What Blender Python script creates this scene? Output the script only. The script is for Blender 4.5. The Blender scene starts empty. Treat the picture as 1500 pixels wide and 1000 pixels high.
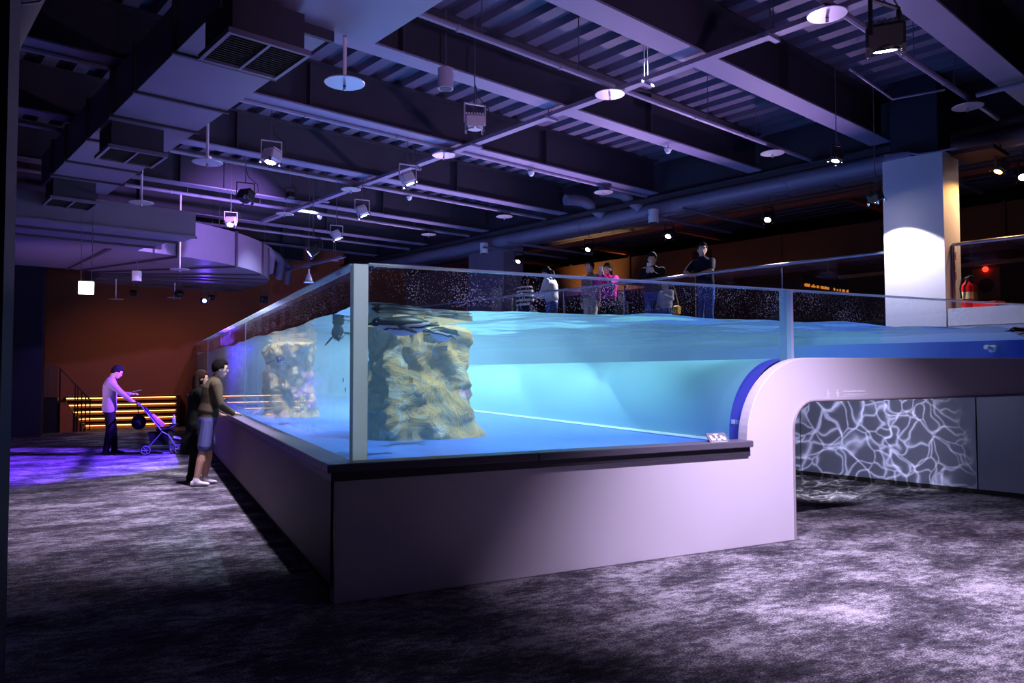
import bpy, math, random
import numpy as np
from mathutils import Vector, Matrix, noise
random.seed(7)
sc = bpy.context.scene
col = sc.collection
R = math.radians

# ------------------------------------------------------------------ camera
def V(*a): return Vector(a)
YAW, PITCH, ROLL, FPX = R(26.193), R(2.231), R(-0.134), 1098.2
CAMPOS = V(-1.162, -5.057, 1.55)
_f = V(math.sin(YAW)*math.cos(PITCH), math.cos(YAW)*math.cos(PITCH), math.sin(PITCH))
_r = V(math.cos(YAW), -math.sin(YAW), 0); _u = _r.cross(_f)
_r2 = _r*math.cos(ROLL)+_u*math.sin(ROLL); _u2 = -_r*math.sin(ROLL)+_u*math.cos(ROLL)
cd = bpy.data.cameras.new('camera'); cam = bpy.data.objects.new('camera', cd); col.objects.link(cam)
cd.sensor_width = 36; cd.lens = FPX/1500*36; cd.clip_start = .05; cd.clip_end = 200
M = Matrix((_r2, _u2, -_f)).transposed().to_4x4(); M.translation = CAMPOS
cam.matrix_world = M
sc.camera = cam

# ------------------------------------------------------------------ world, exposure
sc.view_settings.view_transform = 'Standard'
sc.view_settings.look = 'None'
sc.view_settings.exposure = 0.0
sc.view_settings.gamma = 1.0
sc.view_settings.use_curve_mapping = False
cy = sc.cycles
cy.max_bounces = 7; cy.diffuse_bounces = 3; cy.glossy_bounces = 4; cy.transmission_bounces = 6
cy.transparent_max_bounces = 24; cy.volume_bounces = 1
cy.caustics_reflective = False; cy.caustics_refractive = False
cy.sample_clamp_indirect = 3.0
cy.use_denoising = True
w = bpy.data.worlds.new('world'); sc.world = w; w.use_nodes = True
w.node_tree.nodes['Background'].inputs[0].default_value = (.42, .27, .70, 1)
w.node_tree.nodes['Background'].inputs[1].default_value = .022

# second axis pair: the building grid is turned 15 degrees against the tank
CA, SA = math.cos(R(15.067)), math.sin(R(15.067))
ROTAB = R(15.067)
def AB(a, b, z=0.0): return V(a*CA-b*SA, a*SA+b*CA, z)

LIGHT = {}
def spot(name, loc, target, watt, color, cone, blend=.5, radius=.05):
    ld = bpy.data.lights.new(name, 'SPOT'); o = bpy.data.objects.new(name, ld); col.objects.link(o)
    ld.energy = watt; ld.color = color; ld.spot_size = R(cone); ld.spot_blend = blend; ld.shadow_soft_size = radius
    o.location = loc; d = Vector(target)-Vector(loc)
    o.rotation_euler = d.to_track_quat('-Z', 'Y').to_euler()
    return o

LILAC = (.84, .70, 1.0); WHITE = (.92, .88, 1.0); PURPLE = (.17, .05, 1.0); VIOLET = (.82, .52, 1.0)
CYAN = (.78, .98, 1.0); AMBER = (1.0, .50, .13)
# added wash lights, out of view: violet heads that brighten ceiling and elbow duct
spot('added_violet_wash', (1.2, -6.5, 1.2), (2.2, 4.5, 5.4), 900, VIOLET, 44, 1, .3)
spot('added_violet_wash', (3.6, -6.0, 1.2), (5.6, 4.0, 5.6), 400, VIOLET, 40, 1, .3)
spot('added_violet_wash', (-4.0, 9.3, .2), AB(2.6, 12.6, 3.9), 420, VIOLET, 75, 1, .2)

# ------------------------------------------------------------------ materials
def s2l(c):
    return tuple(((v/255)/12.92 if v/255 <= .04045 else ((v/255+.055)/1.055)**2.4) for v in c)
MATS = {}
def mat(name, rgb, rough=.6, metal=0.0, var=.0, scale=6.0, bump=0.0, bscale=60.0, spec=.4):
    """rgb in sRGB 0-255; var = brightness variation by noise, bump = fine relief"""
    if name in MATS: return MATS[name]
    m = bpy.data.materials.new(name); m.use_nodes = True; nt = m.node_tree; b = nt.nodes['Principled BSDF']
    c = s2l(rgb); b.inputs['Base Color'].default_value = (*c, 1); b.inputs['Roughness'].default_value = rough
    b.inputs['Metallic'].default_value = metal; b.inputs['Specular IOR Level'].default_value = spec
    tc = nt.nodes.new('ShaderNodeTexCoord')
    if var:
        n = nt.nodes.new('ShaderNodeTexNoise'); n.inputs['Scale'].default_value = scale; n.inputs['Detail'].default_value = 5
        nt.links.new(tc.outputs['Object'], n.inputs['Vector'])
        mx = nt.nodes.new('ShaderNodeMix'); mx.data_type = 'RGBA'
        mx.inputs[6].default_value = (*[v*(1-var) for v in c], 1); mx.inputs[7].default_value = (*[min(1, v*(1+var)) for v in c], 1)
        nt.links.new(n.outputs['Fac'], mx.inputs[0]); nt.links.new(mx.outputs[2], b.inputs['Base Color'])
    if bump:
        n2 = nt.nodes.new('ShaderNodeTexNoise'); n2.inputs['Scale'].default_value = bscale; n2.inputs['Detail'].default_value = 3
        nt.links.new(tc.outputs['Object'], n2.inputs['Vector'])
        bp = nt.nodes.new('ShaderNodeBump'); bp.inputs['Strength'].default_value = bump; bp.inputs['Distance'].default_value = .02
        nt.links.new(n2.outputs['Fac'], bp.inputs['Height']); nt.links.new(bp.outputs[0], b.inputs['Normal'])
    MATS[name] = m
    return m
def emis(name, rgb, strength):
    if name in MATS: return MATS[name]
    m = bpy.data.materials.new(name); m.use_nodes = True; nt = m.node_tree; nt.nodes.remove(nt.nodes['Principled BSDF'])
    e = nt.nodes.new('ShaderNodeEmission'); e.inputs[0].default_value = (*s2l(rgb), 1); e.inputs[1].default_value = strength
    nt.links.new(e.outputs[0], nt.nodes['Material Output'].inputs[0]); MATS[name] = m
    m.cycles.emission_sampling = 'NONE' if strength > 12 else 'AUTO'
    return m
def nodemat(name):
    m = bpy.data.materials.new(name); m.use_nodes = True; nt = m.node_tree
    for n in list(nt.nodes):
        if n.type != 'OUTPUT_MATERIAL': nt.nodes.remove(n)
    MATS[name] = m
    return m, nt, nt.nodes['Material Output'], nt.nodes.new, nt.links.new

# ------------------------------------------------------------------ mesh helpers
class MB:
    def __init__(s): s.v = []; s.f = []
    def add(s, vs, fs):
        n = len(s.v); s.v += [tuple(p) for p in vs]; s.f += [tuple(i+n for i in f) for f in fs]; return s
    def box(s, lo, hi):
        x0, y0, z0 = lo; x1, y1, z1 = hi
        return s.add([(x0,y0,z0),(x1,y0,z0),(x1,y1,z0),(x0,y1,z0),(x0,y0,z1),(x1,y0,z1),(x1,y1,z1),(x0,y1,z1)],
                     [(0,3,2,1),(4,5,6,7),(0,1,5,4),(1,2,6,5),(2,3,7,6),(3,0,4,7)])
    def bevbox(s, lo, hi, c):
        """box with chamfered edges"""
        x0,y0,z0 = lo; x1,y1,z1 = hi
        rings = []
        for z, k in ((z0, c), (z0+c, 0), (z1-c, 0), (z1, c)):
            e = c
            X0,X1,Y0,Y1 = x0+k,x1-k,y0+k,y1-k
            rings.append([(X0+e,Y0,z),(X1-e,Y0,z),(X1,Y0+e,z),(X1,Y1-e,z),(X1-e,Y1,z),(X0+e,Y1,z),(X0,Y1-e,z),(X0,Y0+e,z)])
        return s.loft(rings)
    def obox(s, frm, lo, hi):
        k = MB().box(lo, hi); return s.add([frm @ Vector(p) for p in k.v], k.f)
    def abbox(s, a0, a1, b0, b1, z0, z1):
        P = [AB(a,b,z) for z in (z0,z1) for a,b in ((a0,b0),(a1,b0),(a1,b1),(a0,b1))]
        return s.add(P, [(0,3,2,1),(4,5,6,7),(0,1,5,4),(1,2,6,5),(2,3,7,6),(3,0,4,7)])
    def loft(s, rings, caps=True, closed=True):
        n = len(rings[0]); vs = [p for r in rings for p in r]; fs = []
        for i in range(len(rings)-1):
            for j in range(n if closed else n-1):
                k = (j+1) % n; fs.append((i*n+j, i*n+k, (i+1)*n+k, (i+1)*n+j))
        if caps: fs.append(tuple(range(n-1,-1,-1))); m = (len(rings)-1)*n; fs.append(tuple(range(m, m+n)))
        return s.add(vs, fs)
    def tube(s, pts, r, n=8, caps=True):
        pts = [Vector(p) for p in pts]; rings = []; N = len(pts)
        rs = r if isinstance(r, (list, tuple)) else [r]*N
        t0 = (pts[1]-pts[0]).normalized(); up = V(0,0,1) if abs(t0.z) < .9 else V(1,0,0)
        nx = t0.cross(up).normalized()
        for i, p in enumerate(pts):
            t = ((pts[min(i+1,N-1)]-pts[max(i-1,0)])).normalized()
            nx = (nx - t*nx.dot(t)).normalized(); ny = t.cross(nx)
            rings.append([p+(nx*math.cos(2*math.pi*k/n)+ny*math.sin(2*math.pi*k/n))*rs[i] for k in range(n)])
        return s.loft(rings, caps)
    def lathe(s, prof, c=(0,0,0), n=16, axis='z'):
        c = Vector(c); rings = []
        for r, h in prof:
            ring = []
            for k in range(n):
                x, y = r*math.cos(2*math.pi*k/n), r*math.sin(2*math.pi*k/n)
                ring.append(c+(V(x,y,h) if axis == 'z' else V(x,h,-y) if axis == 'y' else V(h,x,y)))
            rings.append(ring)
        return s.loft(rings)
    def prism(s, poly, y0, y1):
        """polygon of (x,z) points, extruded along y"""
        n = len(poly)
        vs = [(x,y0,z) for x,z in poly]+[(x,y1,z) for x,z in poly]
        fs = [tuple(range(n)), tuple(range(2*n-1,n-1,-1))]
        fs += [(i, i+n, (i+1)%n+n, (i+1)%n) for i in range(n)]
        return s.add(vs, fs)
    def zprism(s, poly, z0, z1):
        n = len(poly)
        vs = [(p[0],p[1],z0) for p in poly]+[(p[0],p[1],z1) for p in poly]
        fs = [tuple(range(n-1,-1,-1)), tuple(range(n,2*n))]
        fs += [(i, (i+1)%n, (i+1)%n+n, i+n) for i in range(n)]
        return s.add(vs, fs)
    def ball(s, c, r, nu=12, nv=8, rot=None):
        c = Vector(c); rx, ry, rz = r if isinstance(r, (tuple, list)) else (r,r,r); rings = []
        for i in range(1, nv):
            t = math.pi*i/nv
            ring = [V(rx*math.sin(t)*math.cos(2*math.pi*k/nu), ry*math.sin(t)*math.sin(2*math.pi*k/nu), -rz*math.cos(t)) for k in range(nu)]
            if rot is not None: ring = [rot @ p for p in ring]
            rings.append([c+p for p in ring])
        return s.loft(rings)
    def mesh(s, name, off=None):
        me = bpy.data.meshes.new(name)
        vs = s.v if off is None else [(p[0]-off[0], p[1]-off[1], p[2]-off[2]) for p in s.v]
        me.from_pydata(vs, [], s.f); me.update(); return me
    def build(s, name, m, parent=None, local=False, smooth=False, recalc=True):
        off = None
        if parent is not None and not local:
            p = parent; off = V(0,0,0)
            while p is not None: off += p.location; p = p.parent
        me = s.mesh(name, off)
        if recalc:
            import bmesh
            bm = bmesh.new(); bm.from_mesh(me); bmesh.ops.recalc_face_normals(bm, faces=bm.faces); bm.to_mesh(me); bm.free()
        o = bpy.data.objects.new(name, me); col.objects.link(o)
        if m is not None: me.materials.append(m)
        if parent is not None: o.parent = parent
        if smooth: smoothen(me)
        return o
def smoothen(me, ang=40):
    me.shade_smooth()
    try: me.set_sharp_from_angle(angle=R(ang))
    except Exception: pass

def tag(o, label=None, cat=None, group=None, kind=None):
    if label: o['label'] = label
    if cat: o['category'] = cat
    if group: o['group'] = group
    if kind: o['kind'] = kind
    return o
def thing(name, label, cat, loc=(0,0,0), rz=0.0, group=None, kind=None):
    o = bpy.data.objects.new(name, None); col.objects.link(o); o.empty_display_size = .1
    o.location = loc; o.rotation_euler = (0,0,rz)
    return tag(o, label, cat, group, kind)
def copy_tree(o, parent=None):
    c = o.copy(); col.objects.link(c); c.parent = parent
    for ch in o.children: copy_tree(ch, c)
    return c
# ================================================================== SETTING
# ---- carpet
def carpet():
    m, nt, out, N, L = nodemat('carpet')
    tc = N('ShaderNodeTexCoord')
    def nz(scale, vec, detail=4, rough=.6):
        mp = N('ShaderNodeMapping'); mp.inputs['Scale'].default_value = vec; L(tc.outputs['Object'], mp.inputs[0])
        n = N('ShaderNodeTexNoise'); n.inputs['Scale'].default_value = scale; n.inputs['Detail'].default_value = detail
        n.inputs['Roughness'].default_value = rough; L(mp.outputs[0], n.inputs['Vector']); return n
    a = nz(1.3, (1.0, 1.7, 1), 7, .74); b = nz(11.0, (1.0, 1.9, 1), 4, .75); c = nz(75, (1, 1.5, 1), 2)
    m1 = N('ShaderNodeMath'); m1.operation = 'MULTIPLY_ADD'; L(b.outputs['Fac'], m1.inputs[0]); m1.inputs[1].default_value = .55; L(a.outputs['Fac'], m1.inputs[2])
    m2 = N('ShaderNodeMath'); m2.operation = 'MULTIPLY_ADD'; L(c.outputs['Fac'], m2.inputs[0]); m2.inputs[1].default_value = .55; L(m1.outputs[0], m2.inputs[2])
    cr = N('ShaderNodeValToRGB'); L(m2.outputs[0], cr.inputs[0])
    e = cr.color_ramp.elements; e[0].position = .88; e[0].color = (*s2l((52,50,56)), 1); e[1].position = 1.22; e[1].color = (*s2l((196,192,200)), 1)
    k = cr.color_ramp.elements.new(1.0); k.color = (*s2l((92,88,98)), 1)
    # the ramp only covers 0..1: rescale
    mr = N('ShaderNodeMapRange'); mr.inputs[1].default_value = .80; mr.inputs[2].default_value = 1.28; L(m2.outputs[0], mr.inputs[0]); L(mr.outputs[0], cr.inputs[0])
    e[0].position = .15; e[1].position = .5; e[2].position = .88
    e[0].color = (*s2l((38,36,44)), 1); e[1].color = (*s2l((84,80,90)), 1); e[2].color = (*s2l((176,172,182)), 1)
    p = N('ShaderNodeBsdfPrincipled'); p.inputs['Roughness'].default_value = .95; p.inputs['Specular IOR Level'].default_value = .1
    L(cr.outputs[0], p.inputs['Base Color'])
    bp = N('ShaderNodeBump'); bp.inputs['Strength'].default_value = .5; bp.inputs['Distance'].default_value = .01; L(c.outputs['Fac'], bp.inputs['Height']); L(bp.outputs[0], p.inputs['Normal'])
    L(p.outputs[0], out.inputs[0]); return m
fl = MB().box((-6,-8,-.1), (14,19,0)).build('floor', carpet())
tag(fl, 'mottled grey carpet covering the whole lower hall', 'floor', kind='structure')

orange = mat('terracotta_paint', (150,86,60), .8, var=.12, scale=1.5)
dark = mat('dark_paint', (34,34,42), .85, var=.2, scale=2)
black = mat('black_paint', (16,16,19), .8)
navy = mat('navy_paint', (40,42,62), .8, var=.1)
brown = mat('brown_paint', (92,62,50), .8, var=.1, scale=1)
o = MB().box((-4.5,18.35,0), (6.5,18.55,5.6)).build('wall_back', orange); tag(o, 'terracotta painted end wall behind the glowing slatted bench', 'wall', kind='structure')
o = MB().box((-4.45,-8,0), (-4.25,18.35,5.6)).build('wall_left', dark); tag(o, 'dark side wall running along the carpet aisle', 'wall', kind='structure')
o = MB().box((-3.2,-1.15,0), (-1.715,-.85,5.4)).build('pillar_near', navy); tag(o, 'dark navy pillar rising close beside the carpet aisle', 'pillar', kind='structure')
o = MB().box((-3.95,16.2,0), (-3.36,16.8,4.2)).build('pillar_far', navy); tag(o, 'dark square pillar standing before the raised stair platform', 'pillar', kind='structure')

# ---- ceiling: trapezoid steel deck in bays between the beams
BEAMS = [-4.2, -1.95, .08, 2.15, 4.30, 6.72, 9.35, 11.9, 14.4, 16.9]
deckm = mat('steel_deck', (88,84,110), .6, .0, var=.1, scale=3)
ceil = thing('ceiling', 'dark corrugated steel deck ceiling above the beams', 'ceiling', (0,0,0), kind='structure')
def deck_bay(b0, b1):
    mb = MB(); prof = []; a = -9.0
    while a < 17.5:
        prof += [(a, 5.52), (a+.16, 5.52), (a+.19, 5.60), (a+.33, 5.60), (a+.36, 5.52)]; a += .36
    vs = [AB(p[0], b0, p[1]) for p in prof]+[AB(p[0], b1, p[1]) for p in prof]; n = len(prof)
    mb.add(vs, [(i, i+1, n+i+1, n+i) for i in range(n-1)])
    mb.build('deck_panel', deckm, ceil, recalc=False)
for b0, b1 in zip([-8.5]+BEAMS, BEAMS+[19.5]): deck_bay(b0, b1)
slab = MB().abbox(-9.5, 17.8, -9, 20, 5.64, 5.75).build('slab', black, ceil)
steel = mat('painted_steel_grey', (120,114,146), .55, .0, var=.12, scale=2)
webm = mat('dark_web_paint', (48,46,62), .7, var=.15, scale=2)
def ibeam(b, a0, a1, z0=4.90, z1=5.52, w=.13):
    t = thing('ceiling_beam', 'deep steel ceiling beam with wide flange, number '+str(BEAMS.index(b)+1)+' counted from the front panel towards the terracotta wall', 'beam', AB((a0+a1)/2, b, z0), 0, 'parallel ceiling beams', 'structure')
    MB().abbox(a0, a1, b-w, b+w, z0, z0+.022).build('bottom_flange', steel, t)
    MB().abbox(a0, a1, b-w, b+w, z1-.022, z1).build('top_flange', webm, t)
    MB().abbox(a0, a1, b-.012, b+.012, z0+.022, z1-.022).build('web', webm, t)
    for k in range(4):
        a = a0+(a1-a0)*(k+.6)/4.3
        MB().abbox(a-.008, a+.008, b-w*.9, b+w*.9, z0+.022, z1-.022).build('stiffener', webm, t)
for b in BEAMS: ibeam(b, -9, 8.95, w=.15 if b < 1 else .125)
g = thing('girder', 'dark girder carrying the ends of the ceiling beams beside the main pipe', 'beam', AB(9.1, 4, 4.8), 0, kind='structure')
MB().abbox(8.96, 9.24, -8.5, 19, 4.84, 4.87).build('bottom_flange', webm, g)
MB().abbox(9.08, 9.12, -8.5, 19, 4.87, 5.52).build('web', webm, g)

# ---- upper deck and its walls (building grid)
tunnelm = mat('tunnel_panel', (128,132,160), .45, var=.05, scale=2)
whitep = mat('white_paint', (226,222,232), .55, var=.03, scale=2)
dk = thing('wall_tunnel', 'grey blue panelled wall under the upper deck, seen through the tunnel', 'wall', AB(8.15,2,0), kind='structure')
bs = [-6.0, -3.66, -1.33, 1.0, 3.33, 5.66, 8.0]
for b0, b1 in zip(bs[:-1], bs[1:]):
    MB().abbox(8.15, 8.2, b0+.008, b1-.008, .06, 1.60).build('panel', tunnelm, dk)
MB().abbox(8.17, 8.2, -6, 8, 0, 1.6).build('joint_backing', black, dk)
MB().abbox(8.155, 8.17, -6, 8, 0, .06).build('skirting', black, dk)
darkdeck = mat('deck_fascia', (58,54,66), .6)
deckf = MB().abbox(8.2, 17.5, -8, 19, 1.9, 2.1).build('floor_upper', mat('upper_carpet', (60,56,66), .9, var=.3, scale=20)); tag(deckf, 'dark floor of the raised viewing deck behind the tank', 'floor', kind='structure')
o = MB().abbox(8.2, 8.28, -8, 17.2, 1.62, 2.115).build('deck_edge', darkdeck); tag(o, 'dark edge strip of the viewing deck under the glass railing', 'trim', kind='structure')
o = MB().abbox(16.5, 16.7, -8, 19, 2.1, 5.6).build('wall_right', mat('dark_red_brown', (60,40,38), .85, var=.1)); tag(o, 'dark brown wall at the back of the viewing deck', 'wall', kind='structure')
# boxed brown bulkhead duct running along the back of the deck
bk = thing('bulkhead_duct', 'long brown boxed duct along the back of the viewing deck', 'duct', AB(14,5,4), kind='structure')
for i in range(10):
    b0 = -7+i*2.3
    MB().abbox(14.0, 15.2, b0+.02, b0+2.28, 4.0, 4.75).build('duct_section', brown, bk)
    MB().abbox(13.97, 15.22, b0-.03, b0+.03, 3.97, 4.78).build('flange', brown, bk)
for b0 in (1.6, 6.4):
    MB().abbox(13.96, 13.99, b0, b0+.55, 4.15, 4.6).build('grille', dark, bk)
# ---- column
cm = whitep
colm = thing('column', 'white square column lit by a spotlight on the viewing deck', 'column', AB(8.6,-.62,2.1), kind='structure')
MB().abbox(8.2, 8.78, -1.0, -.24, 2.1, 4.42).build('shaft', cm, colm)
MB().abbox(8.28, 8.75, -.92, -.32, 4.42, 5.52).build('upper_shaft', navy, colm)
MB().abbox(8.10, 8.2, -.62, -.30, 4.42, 4.47).build('bracket', steel, colm)
MB().abbox(8.5, 9.15, -1.5, -1.0, 4.40, 4.46).build('ledge_bracket', brown, colm)
c2 = thing('column', 'grey lilac column with a pinned notice at the far end of the deck', 'column', AB(10.6,11.1,2.1), kind='structure')
MB().abbox(10.5, 11.2, 10.5, 12.0, 2.1, 4.9).build('shaft', mat('lilac_paint', (150,138,168), .7), c2)
o = MB().abbox(10.46, 10.49, 10.55, 10.95, 3.1, 3.75).build('notice_board', mat('paper', (226,206,200), .8)); tag(o, 'pale paper notice fixed to the far column', 'notice')

# white ledge right of the column, above the end of the tank
lg = MB().abbox(8.2, 8.55, -6, -1.02, 2.1, 2.34).build('ledge', whitep); tag(lg, 'white ledge beside the lit column carrying the fire extinguisher', 'ledge', kind='structure')
# ================================================================== THE TANK
def glassmat(name, tint, dots=True, rough=.02, spec_scale=1.0):
    m, nt, out, N, L = nodemat(name)
    tr = N('ShaderNodeBsdfTransparent'); tr.inputs[0].default_value = (*tint, 1)
    gl = N('ShaderNodeBsdfGlossy'); gl.inputs['Roughness'].default_value = rough; gl.inputs[0].default_value = (1,1,1,1)
    lw = N('ShaderNodeLayerWeight'); lw.inputs[0].default_value = .5     # facing: 0 head-on, 1 grazing (same from both sides of the slab)
    pw = N('ShaderNodeMath'); pw.operation = 'POWER'; pw.inputs[1].default_value = 5; L(lw.outputs['Facing'], pw.inputs[0])
    ms = N('ShaderNodeMath'); ms.operation = 'MULTIPLY_ADD'; ms.inputs[1].default_value = .42*spec_scale; ms.inputs[2].default_value = .035*spec_scale; L(pw.outputs[0], ms.inputs[0])
    mx = N('ShaderNodeMixShader'); L(ms.outputs[0], mx.inputs[0]); L(tr.outputs[0], mx.inputs[1]); L(gl.outputs[0], mx.inputs[2])
    last = mx
    if dots:   # dried splashes on the pane above the water line
        tc = N('ShaderNodeTexCoord')
        mp = N('ShaderNodeMapping'); mp.inputs['Scale'].default_value = (62,62,62); L(tc.outputs['Object'], mp.inputs[0])
        vo = N('ShaderNodeTexVoronoi'); vo.inputs['Scale'].default_value = 1; vo.inputs['Randomness'].default_value = 1; L(mp.outputs[0], vo.inputs['Vector'])
        no = N('ShaderNodeTexNoise'); no.inputs['Scale'].default_value = 2.2; no.inputs['Detail'].default_value = 3; L(tc.outputs['Object'], no.inputs['Vector'])
        mr = N('ShaderNodeMapRange'); mr.inputs[1].default_value = .35; mr.inputs[2].default_value = .75; mr.inputs[3].default_value = .08; mr.inputs[4].default_value = .33; L(no.outputs['Fac'], mr.inputs[0])
        lt = N('ShaderNodeMath'); lt.operation = 'LESS_THAN'; L(vo.outputs['Distance'], lt.inputs[0]); L(mr.outputs[0], lt.inputs[1])
        sp = N('ShaderNodeSeparateXYZ'); L(tc.outputs['Object'], sp.inputs[0])
        zr = N('ShaderNodeMapRange'); zr.inputs[1].default_value = 2.02; zr.inputs[2].default_value = 2.05; L(sp.outputs[2], zr.inputs[0])
        mm = N('ShaderNodeMath'); mm.operation = 'MULTIPLY'; L(lt.outputs[0], mm.inputs[0]); L(zr.outputs[0], mm.inputs[1])
        m3 = N('ShaderNodeMath'); m3.operation = 'MULTIPLY'; m3.inputs[1].default_value = .6; L(mm.outputs[0], m3.inputs[0])
        df = N('ShaderNodeBsdfTranslucent'); df.inputs[0].default_value = (.95,.92,1,1)
        d2 = N('ShaderNodeBsdfDiffuse'); d2.inputs[0].default_value = (.95,.92,1,1)
        ad = N('ShaderNodeMixShader'); ad.inputs[0].default_value = .5; L(df.outputs[0], ad.inputs[1]); L(d2.outputs[0], ad.inputs[2])
        mx2 = N('ShaderNodeMixShader'); L(m3.outputs[0], mx2.inputs[0]); L(mx.outputs[0], mx2.inputs[1]); L(ad.outputs[0], mx2.inputs[2]); last = mx2
    L(last.outputs[0], out.inputs[0]); return m
pane = glassmat('acrylic_pane', (.93,.97,1.0), True)
def edgemat(name, col_, k, solid=.58):
    m, nt, out, N, L = nodemat(name)
    a = N('ShaderNodeBsdfTranslucent'); a.inputs[0].default_value = (*col_, 1)
    b = N('ShaderNodeBsdfDiffuse'); b.inputs[0].default_value = (*col_, 1)
    mx = N('ShaderNodeMixShader'); mx.inputs[0].default_value = k; L(a.outputs[0], mx.inputs[1]); L(b.outputs[0], mx.inputs[2])
    tr = N('ShaderNodeBsdfTransparent'); tr.inputs[0].default_value = (.92,.97,1,1); m2 = N('ShaderNodeMixShader'); m2.inputs[0].default_value = solid; L(tr.outputs[0], m2.inputs[1]); L(mx.outputs[0], m2.inputs[2]); L(m2.outputs[0], out.inputs[0]); return m
edgem = edgemat('acrylic_edge', (.90,.97,1.0), .75, .82)
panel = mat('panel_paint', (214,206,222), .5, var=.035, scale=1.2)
railm = mat('rail_top', (92,88,104), .45, var=.06)
railb = mat('rail_band', (58,55,66), .5)
WL = 2.02                      # water level
tank = thing('aquarium_tank', 'large walk-around acrylic penguin tank on a grey lilac base', 'aquarium', (2.5,6,0))
# base walls
bl = MB().box((0,.02,.10), (.14,18.35,.88)).build('base_wall', mat('base_paint_shaded', (118,102,100), .6, var=.05, scale=1), tank)  # base paint darkened and browned: shade and warm bounce put into the colour
MB().box((.04,.1,0), (.14,18.35,.10)).build('kick_plate', black, tank)
arc = []
for i in range(0, 19):
    t = math.pi-(math.pi/2)*i/18; arc.append((4.40+.76*math.cos(t), .93+.735*math.sin(t)))
inner = []
for i in range(0, 9):
    t = math.pi-(math.pi/2)*i/8; inner.append((4.46+.26*math.cos(t), 1.0+.262*math.sin(t)))
poly = [(0,0),(4.20,0)]+inner+[(9.2,1.262),(9.2,1.685)]+arc[::-1]+[(3.64,.88),(0,.88)]
fp = MB().prism(poly, 0, .115).build('front_panel', panel, tank)
bv = fp.modifiers.new('bevel', 'BEVEL'); bv.width = .006; bv.segments = 2; bv.limit_method = 'ANGLE'; bv.angle_limit = R(50)
# edge trim of the tunnel mouth
tp = [V(4.20,-.004,0), V(4.20,-.004,.5)]+[V(x,-.004,z) for x,z in inner]+[V(9.2,-.004,1.262)]
MB().tube(tp, .012, 6).build('mouth_edge_trim', mat('brushed_edge', (170,160,172), .35, .3), tank, smooth=True)
# rail: lids along the front and the left, each with a seam
def rail(lo, hi, name='rail'):
    r_ = MB().bevbox(lo, hi, .006).build(name, railm, tank); return r_
rail((-.06,-.06,.875), (1.52,.12,.932)); rail((1.524,-.06,.875), (3.66,.12,.932))
for y0, y1 in ((.124,4.5),(4.504,9.0),(9.004,13.5),(13.504,18.35)): rail((-.06,y0,.875), (.15,y1,.932))
MB().box((-.03,-.03,.815), (3.645,.0,.875)).build('rail_underband', railb, tank)
MB().box((-.03,-.0,.815), (.0,18.35,.875)).build('rail_underband', railb, tank)
# panes: thick acrylic slabs, edges of their own
GT = 2.302
def paneobj(lo, hi):
    return MB().box(lo, hi).build('glass_pane', pane, tank)
paneobj((.262,.12,.70), (4.262,.21,GT)); paneobj((4.352,.12,1.60), (8.40,.21,GT))
for y0, y1 in ((.215,6.255),(6.265,13.165),(13.175,18.33)): paneobj((.15,y0,.70), (.24,y1,GT))
cp = MB().bevbox((.15,.115,.70), (.255,.212,GT), .004).build('corner_joint', edgem, tank); cp['label'] = 'milky pale blue corner edge of the acrylic'
sm = MB().box((4.266,.118,1.55), (4.318,.21,GT)).build('pane_joint', edgemat('seam_cyan', (.45,.85,.98), .5), tank)
MB().box((4.318,.117,1.55), (4.348,.21,GT)).build('pane_joint', edgemat('seam_lilac', (.85,.78,.97), .6), tank)
for y in (6.26, 13.17): MB().box((.146,y-.018,.93), (.150,y+.018,GT)).build('pane_joint', edgemat('seam_pale', (.6,.8,1), .5), tank)
# bright polished top edges
tope = edgemat('polished_edge', (.75,.85,1.0), .6)
MB().box((.262,.118,GT+.001), (8.40,.212,GT+.012)).build('top_edge', tope, tank)
MB().box((.148,.215,GT+.001), (.242,18.33,GT+.012)).build('top_edge', tope, tank)
# liner: deep floor, curved rise, shallow shelf over the tunnel, far end and back wall
FZ = .87
def prof(x, rx=.62):
    if x <= 4.40-rx: return FZ
    if x >= 4.40: return 1.66
    t = (4.40-x)/rx
    return .95+.71*math.sqrt(max(0, 1-t*t)) if x > 4.40-rx+1e-4 else FZ
def xback(y): return (8.145-y*SA)/CA
def liner():
    xs = [.24]+[.24+(3.76-.24)*i/6 for i in range(1,7)]+[3.78, 3.7801]
    zs = [FZ]*7+[FZ-.02,.95]
    for i in range(1,15):
        t = math.pi-(math.pi/2)*i/14; xs.append(4.40+.62*math.cos(t)); zs.append(.95+.71*math.sin(t))
    return xs, zs
LX, LZ = liner()
def linermat(name, c1, c2, sc_):
    m, nt, out, N, L = nodemat(name)
    tc = N('ShaderNodeTexCoord'); mp = N('ShaderNodeMapping'); mp.inputs['Scale'].default_value = (1,.35,1); L(tc.outputs['Object'], mp.inputs[0])
    n = N('ShaderNodeTexNoise'); n.inputs['Scale'].default_value = sc_; n.inputs['Detail'].default_value = 6; L(mp.outputs[0], n.inputs['Vector'])
    mx = N('ShaderNodeMix'); mx.data_type = 'RGBA'; mx.inputs[6].default_value = (*s2l(c1),1); mx.inputs[7].default_value = (*s2l(c2),1); L(n.outputs['Fac'], mx.inputs[0])
    p = N('ShaderNodeBsdfPrincipled'); p.inputs['Roughness'].default_value = .45; L(mx.outputs[2], p.inputs['Base Color'])
    bp = N('ShaderNodeBump'); bp.inputs['Strength'].default_value = .25; bp.inputs['Distance'].default_value = .03; L(n.outputs['Fac'], bp.inputs['Height']); L(bp.outputs[0], p.inputs['Normal'])
    L(p.outputs[0], out.inputs[0]); return m
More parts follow.
